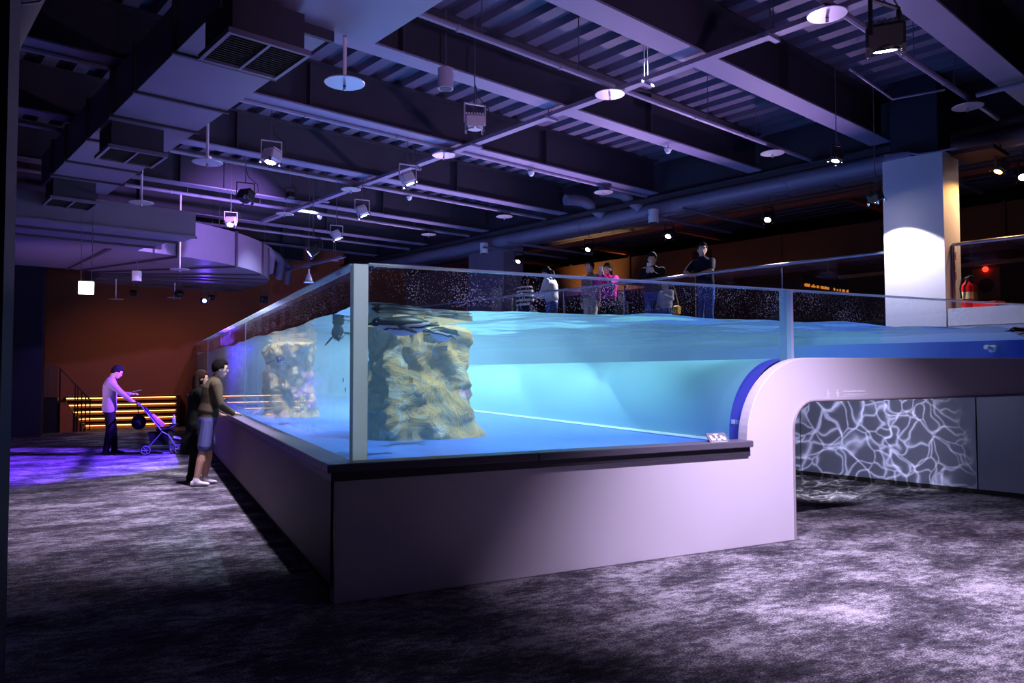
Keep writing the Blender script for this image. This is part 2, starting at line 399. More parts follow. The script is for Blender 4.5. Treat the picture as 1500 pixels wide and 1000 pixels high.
linfloor = linermat('liner_floor', (70,110,215), (96,140,236), 5)
linwall = linermat('liner_wall', (118,180,192), (146,200,208), 1.6)
MB().box((.24,.21,FZ-.03), (3.79,18.34,FZ)).build('tank_floor', linfloor, tank)
mb = MB(); ys = [.38+ (18.34-.38)*i/12 for i in range(13)]
rows = [[(x, y, z) for x, z in zip(LX[7:], LZ[7:])] for y in ys]
mb.loft(rows, caps=False, closed=False); mb.build('curved_wall', linwall, tank, smooth=True, recalc=False)
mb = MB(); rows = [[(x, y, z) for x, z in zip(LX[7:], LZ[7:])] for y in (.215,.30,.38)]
mb.loft(rows, caps=False, closed=False); k = mb.build('curved_shade_band', mat('violet_blue_shade', (72,62,190), .4, var=.1, scale=4), tank, smooth=True, recalc=False); k['label'] = 'violet blue band along the front curve, shade put into its colour'  # front of the curved wall coloured violet blue to stand for its shade
lip = [(x, z) for x, z in arc]; lip2 = [(4.40+.70*math.cos(math.pi-(math.pi/2)*i/18), .93+.70*math.sin(math.pi-(math.pi/2)*i/18)) for i in range(19)]
mb = MB(); mb.loft([[(x,.1155,z-.012) for x,z in lip], [(x+.03,.165,z-.02) for x,z in lip2], [(x+.035,.214,z-.02) for x,z in lip2]], caps=False, closed=False); mb.build('curved_lip', edgemat('lip_pale', (.72,.80,.95), .6), tank, smooth=True, recalc=False)
MB().tube([(3.765,.3,FZ+.012),(3.765,18.3,FZ+.012)], .022, 6).build('white_edge_line', mat('white_line', (226,240,246), .4), tank)
# shelf over the tunnel (also the tunnel ceiling)
shelf = [(4.40,.115),(xback(.115),.115),(xback(16.5),16.5),(4.40,16.5)] if xback(16.5) > 4.4 else [(4.40,.115),(xback(.115),.115),(4.40,(8.145-4.40*CA)/SA)]
MB().zprism(shelf, 1.60, 1.66).build('shallow_floor', mat('shelf_blue', (74,110,200), .4, var=.08, scale=3), tank)
MB().zprism([(4.22,.115),(xback(.115),.115),(4.22,(8.145-4.22*CA)/SA)], 1.262, 1.29).build('tunnel_ceiling', darkdeck, tank)
MB().box((4.20,.115,0), (4.26,9,1.265)).build('tunnel_side', tunnelm, tank)
MB().abbox(8.15, 8.2, -.2, 17.5, 1.6, 2.1).build('back_wall', mat('back_teal', (150,210,220), .5, var=.06, scale=1.5), tank)
MB().abbox(8.15, 8.2, -6, -.2, 1.6, 2.1).build('end_wall', mat('end_pale_blue', (196,206,232), .5), tank)
MB().abbox(7.86, 8.15, -3.2, 4.0, 1.655, 1.90).build('blue_kerb', mat('kerb_blue', (60,88,205), .4, var=.05), tank)
MB().box((.24,18.335,.7), (4.5,18.349,2.1)).build('end_liner', linwall, tank)
# ---- water
def watermat():
    m, nt, out, N, L = nodemat('water')
    tr = N('ShaderNodeBsdfTransparent'); tr.inputs[0].default_value = (.90,.98,1,1)
    gl = N('ShaderNodeBsdfGlossy'); gl.inputs['Roughness'].default_value = .06
    fr = N('ShaderNodeFresnel'); fr.inputs[0].default_value = 1.33
    ge = N('ShaderNodeNewGeometry'); sp = N('ShaderNodeSeparateXYZ'); L(ge.outputs['True Normal'], sp.inputs[0])
    ab_ = N('ShaderNodeMath'); ab_.operation = 'ABSOLUTE'; L(sp.outputs[2], ab_.inputs[0])
    gt = N('ShaderNodeMath'); gt.operation = 'GREATER_THAN'; gt.inputs[1].default_value = .5; L(ab_.outputs[0], gt.inputs[0])
    fm = N('ShaderNodeMath'); fm.operation = 'MULTIPLY'; L(gt.outputs[0], fm.inputs[0]); L(fr.outputs[0], fm.inputs[1])   # only the free surface mirrors; the sides touch the panes
    mx = N('ShaderNodeMixShader'); L(fm.outputs[0], mx.inputs[0]); L(tr.outputs[0], mx.inputs[1]); L(gl.outputs[0], mx.inputs[2]); L(mx.outputs[0], out.inputs[0])
    ab = N('ShaderNodeVolumeAbsorption'); ab.inputs['Color'].default_value = (.45,.86,.94,1); ab.inputs['Density'].default_value = .07
    sct = N('ShaderNodeVolumeScatter'); sct.inputs['Color'].default_value = (.62,.94,1,1); sct.inputs['Density'].default_value = .12
    ad = N('ShaderNodeAddShader'); L(ab.outputs[0], ad.inputs[0]); L(sct.outputs[0], ad.inputs[1]); L(ad.outputs[0], out.inputs['Volume'])
    return m
def water():
    y0, y1 = .2115, 18.33; NX, NY = 90, 150
    us = np.concatenate([np.linspace(0,1,NX)]); ysn = y0+(y1-y0)*(np.linspace(0,1,NY)**1.3)
    top = []; bot = []
    for y in ysn:
        xb = xback(y)-.004
        for u in us:
            x = .2415+(xb-.2415)*u
            edge = min(1, min(u, 1-u)*20+.35)
            wv = .012*math.sin(2.6*x+1.1*y+.6)+.009*math.sin(5.3*x-3.1*y)+.014*noise.noise((x*1.7, y*1.7, 0))+.008*noise.noise((x*5, y*5, 3))
            top.append((x, y, WL+wv)); bot.append((x, y, prof(x-.18)-.03))
    n = NX*NY; vs = top+bot; fs = []
    for j in range(NY-1):
        for i in range(NX-1):
            a = j*NX+i; fs.append((a, a+1, a+NX+1, a+NX)); fs.append((n+a, n+a+NX, n+a+NX+1, n+a+1))
    for i in range(NX-1):
        fs.append((i, n+i, n+i+1, i+1)); a = (NY-1)*NX+i; fs.append((a, a+1, n+a+1, n+a))
    for j in range(NY-1):
        a = j*NX; fs.append((a, a+NX, n+a+NX, n+a)); a += NX-1; fs.append((a, n+a, n+a+NX, a+NX))
    mb = MB(); mb.v = vs; mb.f = fs
    o = mb.build('water', watermat(), None, recalc=True); o.data.shade_smooth()
    try: o.data.set_sharp_from_angle(angle=R(50))
    except Exception: pass
    tag(o, 'clear turquoise water with a rippled surface filling the tank', 'water', kind='stuff'); return o
water()
# ---- rocks
def rockmat():
    m, nt, out, N, L = nodemat('rock')
    tc = N('ShaderNodeTexCoord')
    n = N('ShaderNodeTexNoise'); n.inputs['Scale'].default_value = 3.2; n.inputs['Detail'].default_value = 8; n.inputs['Roughness'].default_value = .65; n.inputs['Distortion'].default_value = 1.2; L(tc.outputs['Object'], n.inputs['Vector'])
    cr = N('ShaderNodeValToRGB'); L(n.outputs['Fac'], cr.inputs[0]); e = cr.color_ramp.elements
    e[0].position = .30; e[0].color = (*s2l((120,92,60)),1); e[1].position = .68; e[1].color = (*s2l((250,232,186)),1)
    k = e.new(.42); k.color = (*s2l((176,158,128)),1); k = e.new(.52); k.color = (*s2l((222,172,96)),1); k = e.new(.58); k.color = (*s2l((206,194,170)),1)
    p = N('ShaderNodeBsdfPrincipled'); p.inputs['Roughness'].default_value = .8; L(cr.outputs[0], p.inputs['Base Color'])
    bp = N('ShaderNodeBump'); bp.inputs['Strength'].default_value = .8; bp.inputs['Distance'].default_value = .08; L(n.outputs['Fac'], bp.inputs['Height']); L(bp.outputs[0], p.inputs['Normal'])
    L(p.outputs[0], out.inputs[0]); return m
rockm = rockmat()
def rock(name, label, c, rx, ry, z0, z1, seed, waist=.18, lean=(0,0)):
    rings = []; NV, NU = 70, 84
    for i in range(NV+1):
        t = i/NV; z = z0+(z1-z0)*t; ring = []
        base = 1.0+.05*math.sin(t*5+seed)-waist*math.sin(math.pi*min(1,t*1.1))+(.22*(1-t)**3)
        cap = math.sqrt(max(0, 1-max(0,(t-.95)/.05)**2)) if t > .95 else 1
        for k in range(NU):
            a = 2*math.pi*k/NU; d = V(math.cos(a), math.sin(a), 0)
            q = V(d.x*1.3, d.y*1.3, z*1.6)+V(seed*3.1, seed*1.7, 0)
            f = base+.30*noise.noise(q*1.1)+.16*noise.noise(q*2.6)+.07*noise.ridged_multi_fractal(q*2.2, 1, 2, 4, 1, 2)-.05+.05*noise.noise(q*9)
            f *= .06+.94*cap
            ring.append((c[0]+lean[0]*t+d.x*rx*f, c[1]+lean[1]*t+d.y*ry*f, z+.05*noise.noise(q*2.1)))
        rings.append(ring)
    o = MB().loft(rings).build(name, rockm, None, smooth=True); tag(o, label, 'rock', 'artificial rock pillars in the tank'); return o
rock('rock_pillar', 'tall cream and ochre rock pillar beside the pale tank corner', (1.42,2.5), .55, .42, FZ-.01, 2.04, 1.0, .12)
rock('rock_pillar', 'brown rock pillar close behind the side pane, beyond the man in the olive jacket', (.92,7.0), .34, .70, FZ-.01, 2.0, 4.3, .1, (-.02,.1))
rock('rock_pillar', 'slim ochre rock pillar near the far end of the side panes', (.85,14.6), .33, .75, FZ-.01, 2.03, 8.2, .1)
# ================================================================== CEILING SERVICES
ductm = mat('duct_sheet', (120,112,138), .45, .25, var=.08, scale=2)
ductd = mat('duct_dark_side', (62,58,72), .5, .2)
pipem = mat('pipe_paint', (128,122,152), .45, .1, var=.06)
redm = mat('red_primer', (150,72,58), .6, var=.1)
rodm = mat('hanger_rod', (110,106,128), .4, .6)
chrome = mat('chrome', (205,205,215), .2, 1.0)
def hang(t, a, b, z0, z1=5.52, r=.006): return MB().tube([AB(a,b,z0), AB(a,b,z1)], r, 5).build('hanger_rod', rodm, t)
NTH = ('first','second','third','fourth','fifth','sixth','seventh','eighth','ninth','tenth')
# sprinkler branch pipes along the beams
PIPES = [-1.45, 1.15, 4.43, 7.22, 9.95, 12.6]
for b in PIPES:
    t = thing('sprinkler_pipe', 'slim sprinkler branch pipe hung along a ceiling beam, '+NTH[PIPES.index(b)]+' from the front panel', 'pipe', AB(4,b,4.86), 0, 'sprinkler branch pipes')
    MB().tube([AB(-3.0 if b > 0 else 1.0,b,4.88), AB(8.9,b,4.88)], .032, 8).build('pipe', pipem, t, smooth=True)
    for a in (1.9, 3.3, 5.8, 7.0):
        MB().tube([AB(a-.015,b,4.88), AB(a+.015,b,4.88)], .040, 8).build('coupling', pipem, t)
        hang(t, a+.3, b, 4.88)
# sprinkler heads with heat collector discs
def disc_sprinkler(h, low):
    t = thing('sprinkler_disc', 'x', 'sprinkler')
    r = .175
    MB().lathe([(.012,0),(r*.97,.004),(r,.010),(r*.97,.014),(.02,.022),(.012,.03)], n=28).build('collector_disc', mat('disc_metal', (196,190,206), .35, .5), t, local=True, smooth=True)
    MB().lathe([(.004,-.06),(.014,-.056),(.012,-.03),(.016,-.02),(.010,.0)], n=8).build('sprinkler_head', chrome, t, local=True)
    MB().tube([(0,0,.01),(0,0,h)], .016 if low else .012, 8).build('drop_pipe', mat('drop_white', (214,208,226), .4) if low else pipem, t, local=True, smooth=True)
    return t
d0 = disc_sprinkler(.125, False); f0 = False
for a, b in ((4.12,4.43),(4.12,1.15),(7.71,7.22),(7.68,4.43),(7.75,1.15),(4.12,-1.45),(7.75,-1.45),(4.12,7.22),(4.12,9.95),(7.7,9.95)):
    t = d0 if not f0 else copy_tree(d0); f0 = True
    t.location = AB(a,b,4.76); tag(t, 'round sprinkler disc on the '+NTH[PIPES.index(b)]+' branch pipe, '+('by the slotted channel' if a < 6 else 'by the main pipe'), 'sprinkler', 'sprinkler discs under the branch pipes')
for a, b, z, h, lb in ((.68,1.15,4.02,.87,'sprinkler disc on a white drop pipe beside the near duct grille'),(.66,4.43,4.02,.87,'sprinkler disc on a drop pipe beside the second duct grille'),(.68,7.22,4.02,.87,'sprinkler disc on a drop pipe above the cross duct'),(2.08,9.95,3.44,1.45,'sprinkler disc on a long drop pipe before the elbow duct'),(3.6,15.2,3.4,.40,'sprinkler disc under the straight end of the elbow duct'),(2.3,15.4,3.3,.50,'sprinkler disc under the inner side of the elbow duct')):
    t = disc_sprinkler(h, True)
    t.location = AB(a,b,z); tag(t, lb, 'sprinkler', 'sprinkler discs on drop pipes')
# slotted channel tray across the beams
def channel(a, b0, b1, z, label, w=.055):
    t = thing('slotted_channel', label, 'cable tray', AB(a,(b0+b1)/2,z))
    P = [(-w,0),(w,0),(w,.05),(w-.006,.05),(w-.006,.006),(-w+.006,.006),(-w+.006,.05),(-w,.05)]
    rings = [[AB(a+p[0], b, z+p[1]) for p in P] for b in (b0, b1)]
    MB().loft(rings).build('channel', steel, t)
    k = 0; b = b0+.5
    while b < b1:
        for s in (-.03,.03): hang(t, a+s, b, z+.02)
        MB().abbox(a-.11, a+.11, b-.03, b+.03, z-.03, z-.002).build('cross_clamp', steel, t)
        b += 1.55
    return t
channel(4.22, -6.0, 11.3, 4.80, 'slotted steel channel hung across the ceiling beams above the tank')
channel(6.6, 12.0, 17.0, 4.35, 'slotted steel channel at the far end beyond the curved duct', .05)
# main pipe
t = thing('main_pipe', 'thick main pipe running the length of the hall over the tank', 'pipe', AB(9.35,5,4.8))
MB().tube([AB(9.42,b,4.74) for b in (-9,0,8,17.8)], .145, 18).build('pipe', pipem, t, smooth=True)
for b in (-3,-.6,1.8,4.2,6.6,9,11.4,13.8):
    MB().tube([AB(9.42,b-.02,4.74), AB(9.42,b+.02,4.74)], .153, 18).build('pipe_clamp', pipem, t)
    hang(t, 9.42, b, 4.88)
for b in (5.9, 4.9):   # two elbows rising from the main pipe
    P = [AB(9.3,b,4.8), AB(9.12,b+.12,4.98), AB(8.98,b+.22,5.08), AB(8.8,b+.3,5.10), AB(8.55,b+.36,5.08)]
    MB().tube(P, [.12,.12,.12,.115,.11], 12).build('pipe_elbow', pipem, t, smooth=True)
# cable tray ladder beside it
t = thing('cable_tray', 'perforated cable tray beside the thick main pipe', 'cable tray', AB(10.55,5,4.8))
MB().abbox(10.38, 10.40, -9, 17.5, 4.80, 4.87).build('side_rail', steel, t); MB().abbox(10.72, 10.74, -9, 17.5, 4.80, 4.87).build('side_rail', steel, t)
MB().abbox(10.40, 10.72, -9, 17.5, 4.80, 4.806).build('tray_floor', steel, t)
for i in range(26): MB().abbox(10.40, 10.72, -8+i*.95, -7.96+i*.95, 4.785, 4.80).build('rung', steel, t)
for b in (-2.2,.2,2.6,5.0,7.4,9.8,12.2): hang(t, 10.39, b, 4.87); hang(t, 10.73, b, 4.87)
# struts that carry both
for i_, b in enumerate((-2.3,-.35,3.7,4.5,8.6,9.5,13.2)):
    o = MB().abbox(9.0, 11.9, b-.03, b+.03, 4.53, 4.575).build('cross_strut', steel); tag(o, 'steel strut under the main pipe, '+NTH[i_]+' counted from the lit column end', 'strut', 'struts under the main pipe')
# red primed pipe further back
t = thing('red_pipe', 'reddish brown primed pipe running over the viewing deck', 'pipe', AB(11.8,5,4.8))
MB().abbox(11.70, 11.86, -9, 17.4, 4.84, 4.93).build('box_pipe', redm, t)
for b in (-1,1.2,3.4,5.6,7.8,10,12.2): hang(t, 11.78, b, 4.93)
for b in (2.0, 6.2, 9.3, 12.5):
    o = MB().abbox(11.9, 15.6, b-.05, b+.05, 4.86, 4.94).build('side_beam', redm); tag(o, 'short red primed side beam above the viewing deck', 'beam', 'red side beams over the deck')
# ------------------------------------------------ ducts on the aisle side
def duct_section(t, a0, a1, b0, b1, z0, z1):
    MB().abbox(a0, a1, b0+.02, b1-.02, z0, z1).build('duct_section', ductm, t)
    MB().abbox(a0-.03, a1+.03, b0-.02, b0+.02, z0-.025, z1+.03).build('flange', ductd, t)
ad = thing('aisle_duct', 'long flat rectangular duct with hanging grilles over the carpet aisle', 'duct', AB(0,3,4.3))
E_ = [-3.2,-1.7,-.2,1.0,2.1,3.3,4.2,5.3,6.5,7.4,8.3]
for b0, b1 in zip(E_[:-1], E_[1:]):
    duct_section(ad, -.42, .86 if b1 <= 1.2 else .46, b0, b1, 4.30 if b1 > 1.1 else 4.36, 4.75)
def vent(a0, a1, b0, b1, z):
    v = MB(); v.abbox(a0+.04, a1-.04, b0+.04, b1-.04, z+.02, 4.32); g_ = v.build('grille_box', ductd, ad)
    for s0, s1, q0, q1 in ((a0,a1,b0,b0+.03),(a0,a1,b1-.03,b1),(a0,a0+.03,b0+.03,b1-.03),(a1-.03,a1,b0+.03,b1-.03),((a0+a1)/2-.012,(a0+a1)/2+.012,b0+.03,b1-.03)):
        MB().abbox(s0,s1,q0,q1,z-.012,z+.03).build('grille_frame', ductm, g_)
    n = 14
    for i in range(n):
        b = b0+.04+(b1-b0-.08)*(i+.5)/n; MB().abbox(a0+.03, a1-.03, b-.006, b+.006, z, z+.018).build('grille_slat', black, g_)
vent(-.47,.17,.74,1.38,4.0); vent(-.42,.20,4.36,4.98,4.0); vent(-.42,.2,7.55,8.2,4.0)
# large trunk duct running far on the aisle side, almost black
o = thing('trunk_duct', 'dark round-edged trunk duct high over the aisle wall', 'duct', AB(-3,4,4.6)); MB().tube([AB(-1.6,-6,4.55), AB(-1.6,8.6,4.55)], .24, 14).build('pipe', mat('dark_brown_lagging', (52,40,36), .7), o, smooth=True)
for i in range(7): MB().tube([AB(-1.6,-4+2*i-.02,4.55), AB(-1.6,-4+2*i+.02,4.55)], .25, 14).build('band', ductd, o)
# cross duct
xd = thing('cross_duct', 'boxy cross duct ending in mid air above the aisle', 'duct', AB(.8,9.3,3.8))
MB().abbox(-1.2, 1.82, 8.32, 8.95, 3.8, 4.22).build('duct_section', ductm, xd); MB().abbox(-1.2, 1.62, 8.98, 9.75, 3.8, 4.22).build('duct_section', ductm, xd)
MB().abbox(-1.2, 1.45, 9.78, 10.4, 3.78, 4.2).build('duct_section', ductm, xd)
MB().abbox(-1.2, 1.84, 8.29, 8.32, 3.77, 3.81).build('lip', steel, xd)
for b in (8.965, 9.765): MB().abbox(-1.2, 1.7, b-.02, b+.02, 3.76, 4.24).build('flange', ductd, xd)
# curved elbow duct
ed = thing('elbow_duct', 'wide curved elbow duct bathed in violet light above the aisle', 'duct', AB(3,12.5,3.8))
C0 = (1.0, 15.0); RI, RO = .9, 4.55
def arcpts(r, t0, t1, n): return [(C0[0]+r*math.sin(t0+(t1-t0)*i/n), C0[1]-r*math.cos(t0+(t1-t0)*i/n)) for i in range(n+1)]
ts = [0, .28, .62, .92, 1.12, 1.30, math.pi/2]
for t0, t1 in zip(ts[:-1], ts[1:]):
    po = arcpts(RO, t0+.008, t1-.008, 6); pi_ = arcpts(RI, t0+.008, t1-.008, 6)
    MB().zprism([AB(*p)[:2] for p in po+pi_[::-1]], 3.80, 4.52).build('duct_section', ductm, ed)
    po = arcpts(RO+.03, t0-.008, t0+.008, 1); pi_ = arcpts(RI, t0-.008, t0+.008, 1)
    MB().zprism([AB(*p)[:2] for p in po+pi_[::-1]], 3.765, 4.55).build('flange', ductd, ed)
for b0 in (15.0, 15.9):
    MB().abbox(C0[0]+RI, C0[0]+RO, b0+.02, b0+.87, 3.8, 4.52).build('duct_section', ductm, ed); MB().abbox(C0[0]+RI, C0[0]+RO+.03, b0-.02, b0+.02, 3.765, 4.55).build('flange', ductd, ed)
MB().abbox(-.45, 1.0, 15-RO, 15-RI, 3.8, 4.52).build('duct_section', ductm, ed); MB().abbox(-.48, -.45, 15-RO-.03, 15-RI, 3.765, 4.55).build('flange', ductd, ed)
# curved round pipes beyond the elbow
for i, (a, z, r) in enumerate(((5.6,4.62,.11),(6.3,4.60,.11),(7.0,4.58,.10))):
    P = [AB(1.2,12.9+1.0*i,4.75), AB(a-1.0,13.3+1.0*i,4.72)]+[AB(a-1.0+.9*math.sin(k*math.pi/10), 13.4+1.0*i+.4*(1-math.cos(k*math.pi/10)), 4.72-.9*(1-math.cos(k*math.pi/10))*.35) for k in range(1,6)]+[AB(a-.05, 14.0+i, 4.1)]
    o = MB().tube(P, r, 12).build('bent_pipe', pipem, smooth=True); tag(o, 'bent round pipe curving down, '+NTH[i]+' counted from the elbow duct', 'pipe', 'bent round pipes at the far end')
# ------------------------------------------------ lamps
def aim(loc, target): return (Vector(target)-Vector(loc)).normalized()
lens_on = emis('lens_lit', (250,244,255), 40); lens_blue = emis('lens_blue', (90,110,255), 30); lens_warm = emis('lens_warm', (255,180,100), 14)
housing = mat('lamp_housing', (96,92,108), .4, .5); housing_l = mat('lamp_housing_pale', (196,188,206), .4, .3); hblack = mat('lamp_black', (22,22,26), .5)
def floodlamp(loc, target, label, group=None, lens=None, hm=None, rodtop=5.5, size=1.0, watt=0, color=WHITE, cone=60, blend=.6, rad=.05, name='spotlight'):
    """box flood head on a yoke and a rod; its spot lamp sits in the lens"""
    hm = hm or housing
    t = thing(name, label, 'lamp', loc, 0, group)
    d = aim(loc, target); q = d.to_track_quat('-Z', 'Y').to_matrix()
    S = size
    def tf(mb, name, m, par=t, smooth=False):
        k = MB(); k.add([q @ (Vector(p)*S) for p in mb.v], mb.f); return k.build(name, m, par, local=True, smooth=smooth)
    body = tf(MB().bevbox((-.085,-.065,-.05),(.085,.065,.06),.012), 'housing', hm)
    for i in range(7): tf(MB().box((-.08+.0243*i-.004,-.055,.06),(-.08+.0243*i+.004+.006,.055,.078)), 'cooling_fin', hm, body)
    tf(MB().lathe([(.052,-.062),(.062,-.062),(.066,-.045),(.05,-.04)], n=18), 'bezel', hm)
    if lens is not None: tf(MB().lathe([(.02,-.066),(.05,-.064),(.05,-.05),(.01,-.05)], n=18), 'lens', lens)
    else: tf(MB().lathe([(.02,-.060),(.05,-.060),(.05,-.05),(.01,-.05)], n=18), 'lens', mat('lens_off', (60,60,70), .1))
    for sx in (-1,1):
        for sy in (-1,1): tf(MB().box((sx*.075-.01,sy*.07-.01,-.085),(sx*.075+.01,sy*.07+.01,-.045)), 'gel_clip', chrome)
    # yoke stays upright
    for sx in (-1,1): MB().box((sx*.10*S-.006,-.012,-.01),(sx*.10*S+.006,.012,.16*S)).build('yoke', hm, t, local=True)
    MB().box((-.10*S-.006,-.012,.16*S),(.10*S+.006,.012,.16*S+.012)).build('yoke_bar', hm, t, local=True)
    MB().tube([(0,0,.16*S),(0,0,rodtop-loc[2])], .007, 6).build('rod', rodm, t, local=True)
    P = [V(.09*S,.02,.03), V(.15*S,.03,.08*S), V(.14*S,.02,.16*S), V(.03*S,.0,.24*S), V(0.006,0,.34*S)]
    MB().tube(P, .006, 5).build('cable', hblack, t, local=True, smooth=True)
    if watt:
        p = Vector(loc)+d*.075*S
        spot('lamp_beam', p+d*.03*S, target, watt, color, cone, blend, rad)
    return t
def ab3(a,b,z): return tuple(AB(a,b,z))
G1 = 'white spotlights over the tank'; G2 = 'spotlights along the viewing deck'
# over the front panel: the strong head that lights panel and carpet
floodlamp((3.12,-1.84,3.7), (3.95,-1.15,0), 'bright floodlight over the white front panel', lens=lens_on, hm=hblack, size=1.35, watt=1500, color=LILAC, cone=92, blend=1)
# heads above the open water
TK = 1000
for i, (a, b) in enumerate(((3.47,4.41),(4.1,6.79),(4.87,9.15),(7.05,-.14))):
    p = AB(a,b,4.30); q_ = AB(a+1.7,b-.7,0) if a < 7 else AB(5.8,.6,0)
    floodlamp(tuple(p), tuple(q_), ('lit floodlight above the tank beside the slotted channel', 'lit floodlight above the tank between two branch pipes', 'lit floodlight above the tank in front of the far bent pipes', 'lit floodlight above the shallow end near the lit column')[i], G1, lens_on, housing_l if a < 7 else hblack, size=1.25 if a < 7 else .9, watt=TK if a < 7 else 260, color=CYAN, cone=104 if a < 7 else 85, blend=.5, rad=.08)
for a, b in ((2.5,.31),(4.3,.31)):  # hidden floodlights added to brighten the front of the tank
    floodlamp(ab3(a,b,5.36), (2.0,2.3,.9) if a < 3 else ab3(a+.5,b+1.5,0), 'added floodlight tucked behind the beam above the tank '+('corner' if a < 3 else 'front'), 'added floodlights behind the beam', lens_on, housing, size=.9, rodtop=5.5, watt=1000 if a < 3 else 700, color=CYAN, cone=64 if a < 3 else 90, blend=.5, rad=.08)
floodlamp(ab3(2.3,4.52,5.36), (1.1,7.0,1.3), 'added floodlight tucked behind the third beam, aimed at the brown rock pillar', 'added floodlights behind the beam', lens_on, housing, size=.9, rodtop=5.5, watt=1900, color=(1,.96,.88), cone=56, blend=.8, rad=.08)  # hidden lamp added to light the brown rock
floodlamp(ab3(4.6,9.6,5.30), (1.0,13.5,1.2), 'added floodlight tucked behind a far beam, aimed at the slim rock pillar', 'added floodlights behind the beam', lens_on, housing, size=.9, rodtop=5.5, watt=1200, color=(.6,.7,1), cone=60, blend=.8, rad=.08)  # hidden lamp added to light the slim far rock
floodlamp((.2,-3.2,4.7), (.25,.12,1.72), 'added narrow accent spotlight in front of the tank aimed at its pale corner edge', lens=lens_on, hm=hblack, size=.9, watt=420, color=(.72,.90,1), cone=17, blend=.5, rad=.03)  # added out of view; stands in for light carried inside the acrylic edge
# heads above the tank edge that light the aisle
for a, b, q_, wt, lb in ((1.53,4.62,(-.62,4.3,0),1500,'lit floodlight above the side panes, the one hung closest to the tank corner'), (2.72,9.15,(-.75,7.3,0),800,'lit floodlight above the side panes next to the elbow duct'), (3.36,11.5,(-.7,10.6,0),220,'lit floodlight hung right before the elbow duct')):
    floodlamp(tuple(AB(a,b,4.30)), q_, lb, G1, lens_on, housing_l, size=1.25 if b < 5 else 1.1, watt=wt, color=LILAC, cone=76 if b < 5 else 66, blend=1, rad=.06)
# deck heads
for b in (-1.47,2.45,4.64,6.84,9.19):
    floodlamp(ab3(9.88,b,4.30), ab3(8.6,b-.2,2.6), 'lit spotlight above the deck railing, '+NTH[int((b+2)/2.1)]+' counted from the lit column', G2, lens_on, hblack, size=1.1, watt=330 if b > 0 else 50, color=WHITE, cone=95)
floodlamp(ab3(7.62,-.38,3.82), ab3(8.25,-.55,2.35), 'spotlight washing the white column with a scallop of light', lens=lens_on, hm=hblack, watt=150, color=WHITE, cone=84, blend=.22, rad=.02)
# unlit and coloured heads
floodlamp(ab3(2.68,1.87,4.30), ab3(2.9,2.2,0), 'unlit silver floodlight hanging over the tank corner', lens=None, hm=housing_l, size=1.25)
floodlamp(ab3(2.1,6.9,4.28), ab3(.2,6.0,0), 'unlit black projector head hanging by the aisle duct', lens=None, hm=hblack, size=1.3)
floodlamp((1.67,9.17,3.8), (-3.3,9.8,0), 'violet blue stage head aimed at the aisle carpet', lens=lens_blue, hm=hblack, size=1.3, watt=10000, color=PURPLE, cone=58, blend=.4)
floodlamp(ab3(4.3,15.1,3.35), ab3(3.3,11.5,3.9), 'blue lit head under the far end of the elbow duct', lens=lens_blue, hm=hblack, size=1.0, rodtop=3.8, watt=25, color=PURPLE, cone=150, blend=1)
floodlamp(ab3(5.5,14.2,3.4), ab3(5.3,10,0), 'unlit black head beyond the elbow duct', lens=None, hm=hblack, size=1.1)
floodlamp(ab3(3.2,13.6,3.35), ab3(2.7,18,0), 'unlit black head under the elbow duct', lens=None, hm=hblack, rodtop=3.8)
# violet head on the channel that washes the elbow duct
floodlamp((1.1,8.3,4.62), tuple(AB(2.6,11.2,4.1)), 'violet head above the side panes aimed at the elbow duct', lens=lens_blue, hm=hblack, size=.8, watt=700, color=(.50,.28,1), cone=85, blend=1)
# cylinder downlights / speakers
def cyl(loc, m, label, h=.2, r=.085, rodtop=5.5):
    t = thing('ceiling_speaker', label, 'speaker', loc); 
    MB().lathe([(r*.85,0),(r,.0),(r,.012),(r,h),(r*.9,h+.004),(.01,h+.005)], n=22).build('body', m, t, local=True, smooth=True)
    MB().lathe([(.02,-.004),(r*.78,-.006),(r*.78,.004),(.02,.006)], n=22).build('grille', mat('speaker_grille', (60,58,70), .7), t, local=True)
    MB().tube([(0,0,h),(0,0,rodtop-loc[2])], .008, 6).build('rod', rodm, t, local=True)
cyl(ab3(2.34,1.95,4.62), mat('lilac_metal', (168,160,190), .4), 'lilac cylinder speaker under the ceiling beam above the tank corner', .22, .085, 5.5)
wm = mat('white_metal', (238,236,244), .4)
cyl(ab3(9.1,4.42,4.40), wm, 'white cylinder speaker under the main pipe above the people on the deck', .25, .10, 4.7)
cyl(ab3(9.1,9.6,4.42), wm, 'white cylinder speaker under the main pipe by the far column', .25, .10, 4.7)
cyl(ab3(1.82,11.78,3.38), wm, 'small white cylinder speaker under the wide curved duct', .2, .09, 3.8)
# small domes on the branch pipes
for a, b in ((5.9,4.43),(6.55,2.15),(5.35,7.22),(4.9,9.95),(1.55,7.0)):
    t = thing('dome_sensor', 'small white dome sensor under '+{4.43:'the third branch pipe',2.15:'a wide beam flange',7.22:'the fourth branch pipe',9.95:'the fifth branch pipe',7.0:'the beam by the aisle duct'}[b], 'sensor', AB(a,b,4.80), 0, 'dome sensors under the pipes')
    MB().ball((0,0,0), (.045,.045,.045), 12, 8).build('dome', wm, t, local=True, smooth=True)
    MB().lathe([(.05,.0),(.055,.02),(.05,.035),(.01,.036)], n=14).build('mount', wm, t, local=True); MB().tube([(0,0,.03),(0,0,.09)], .012, 6).build('stem', wm, t, local=True)
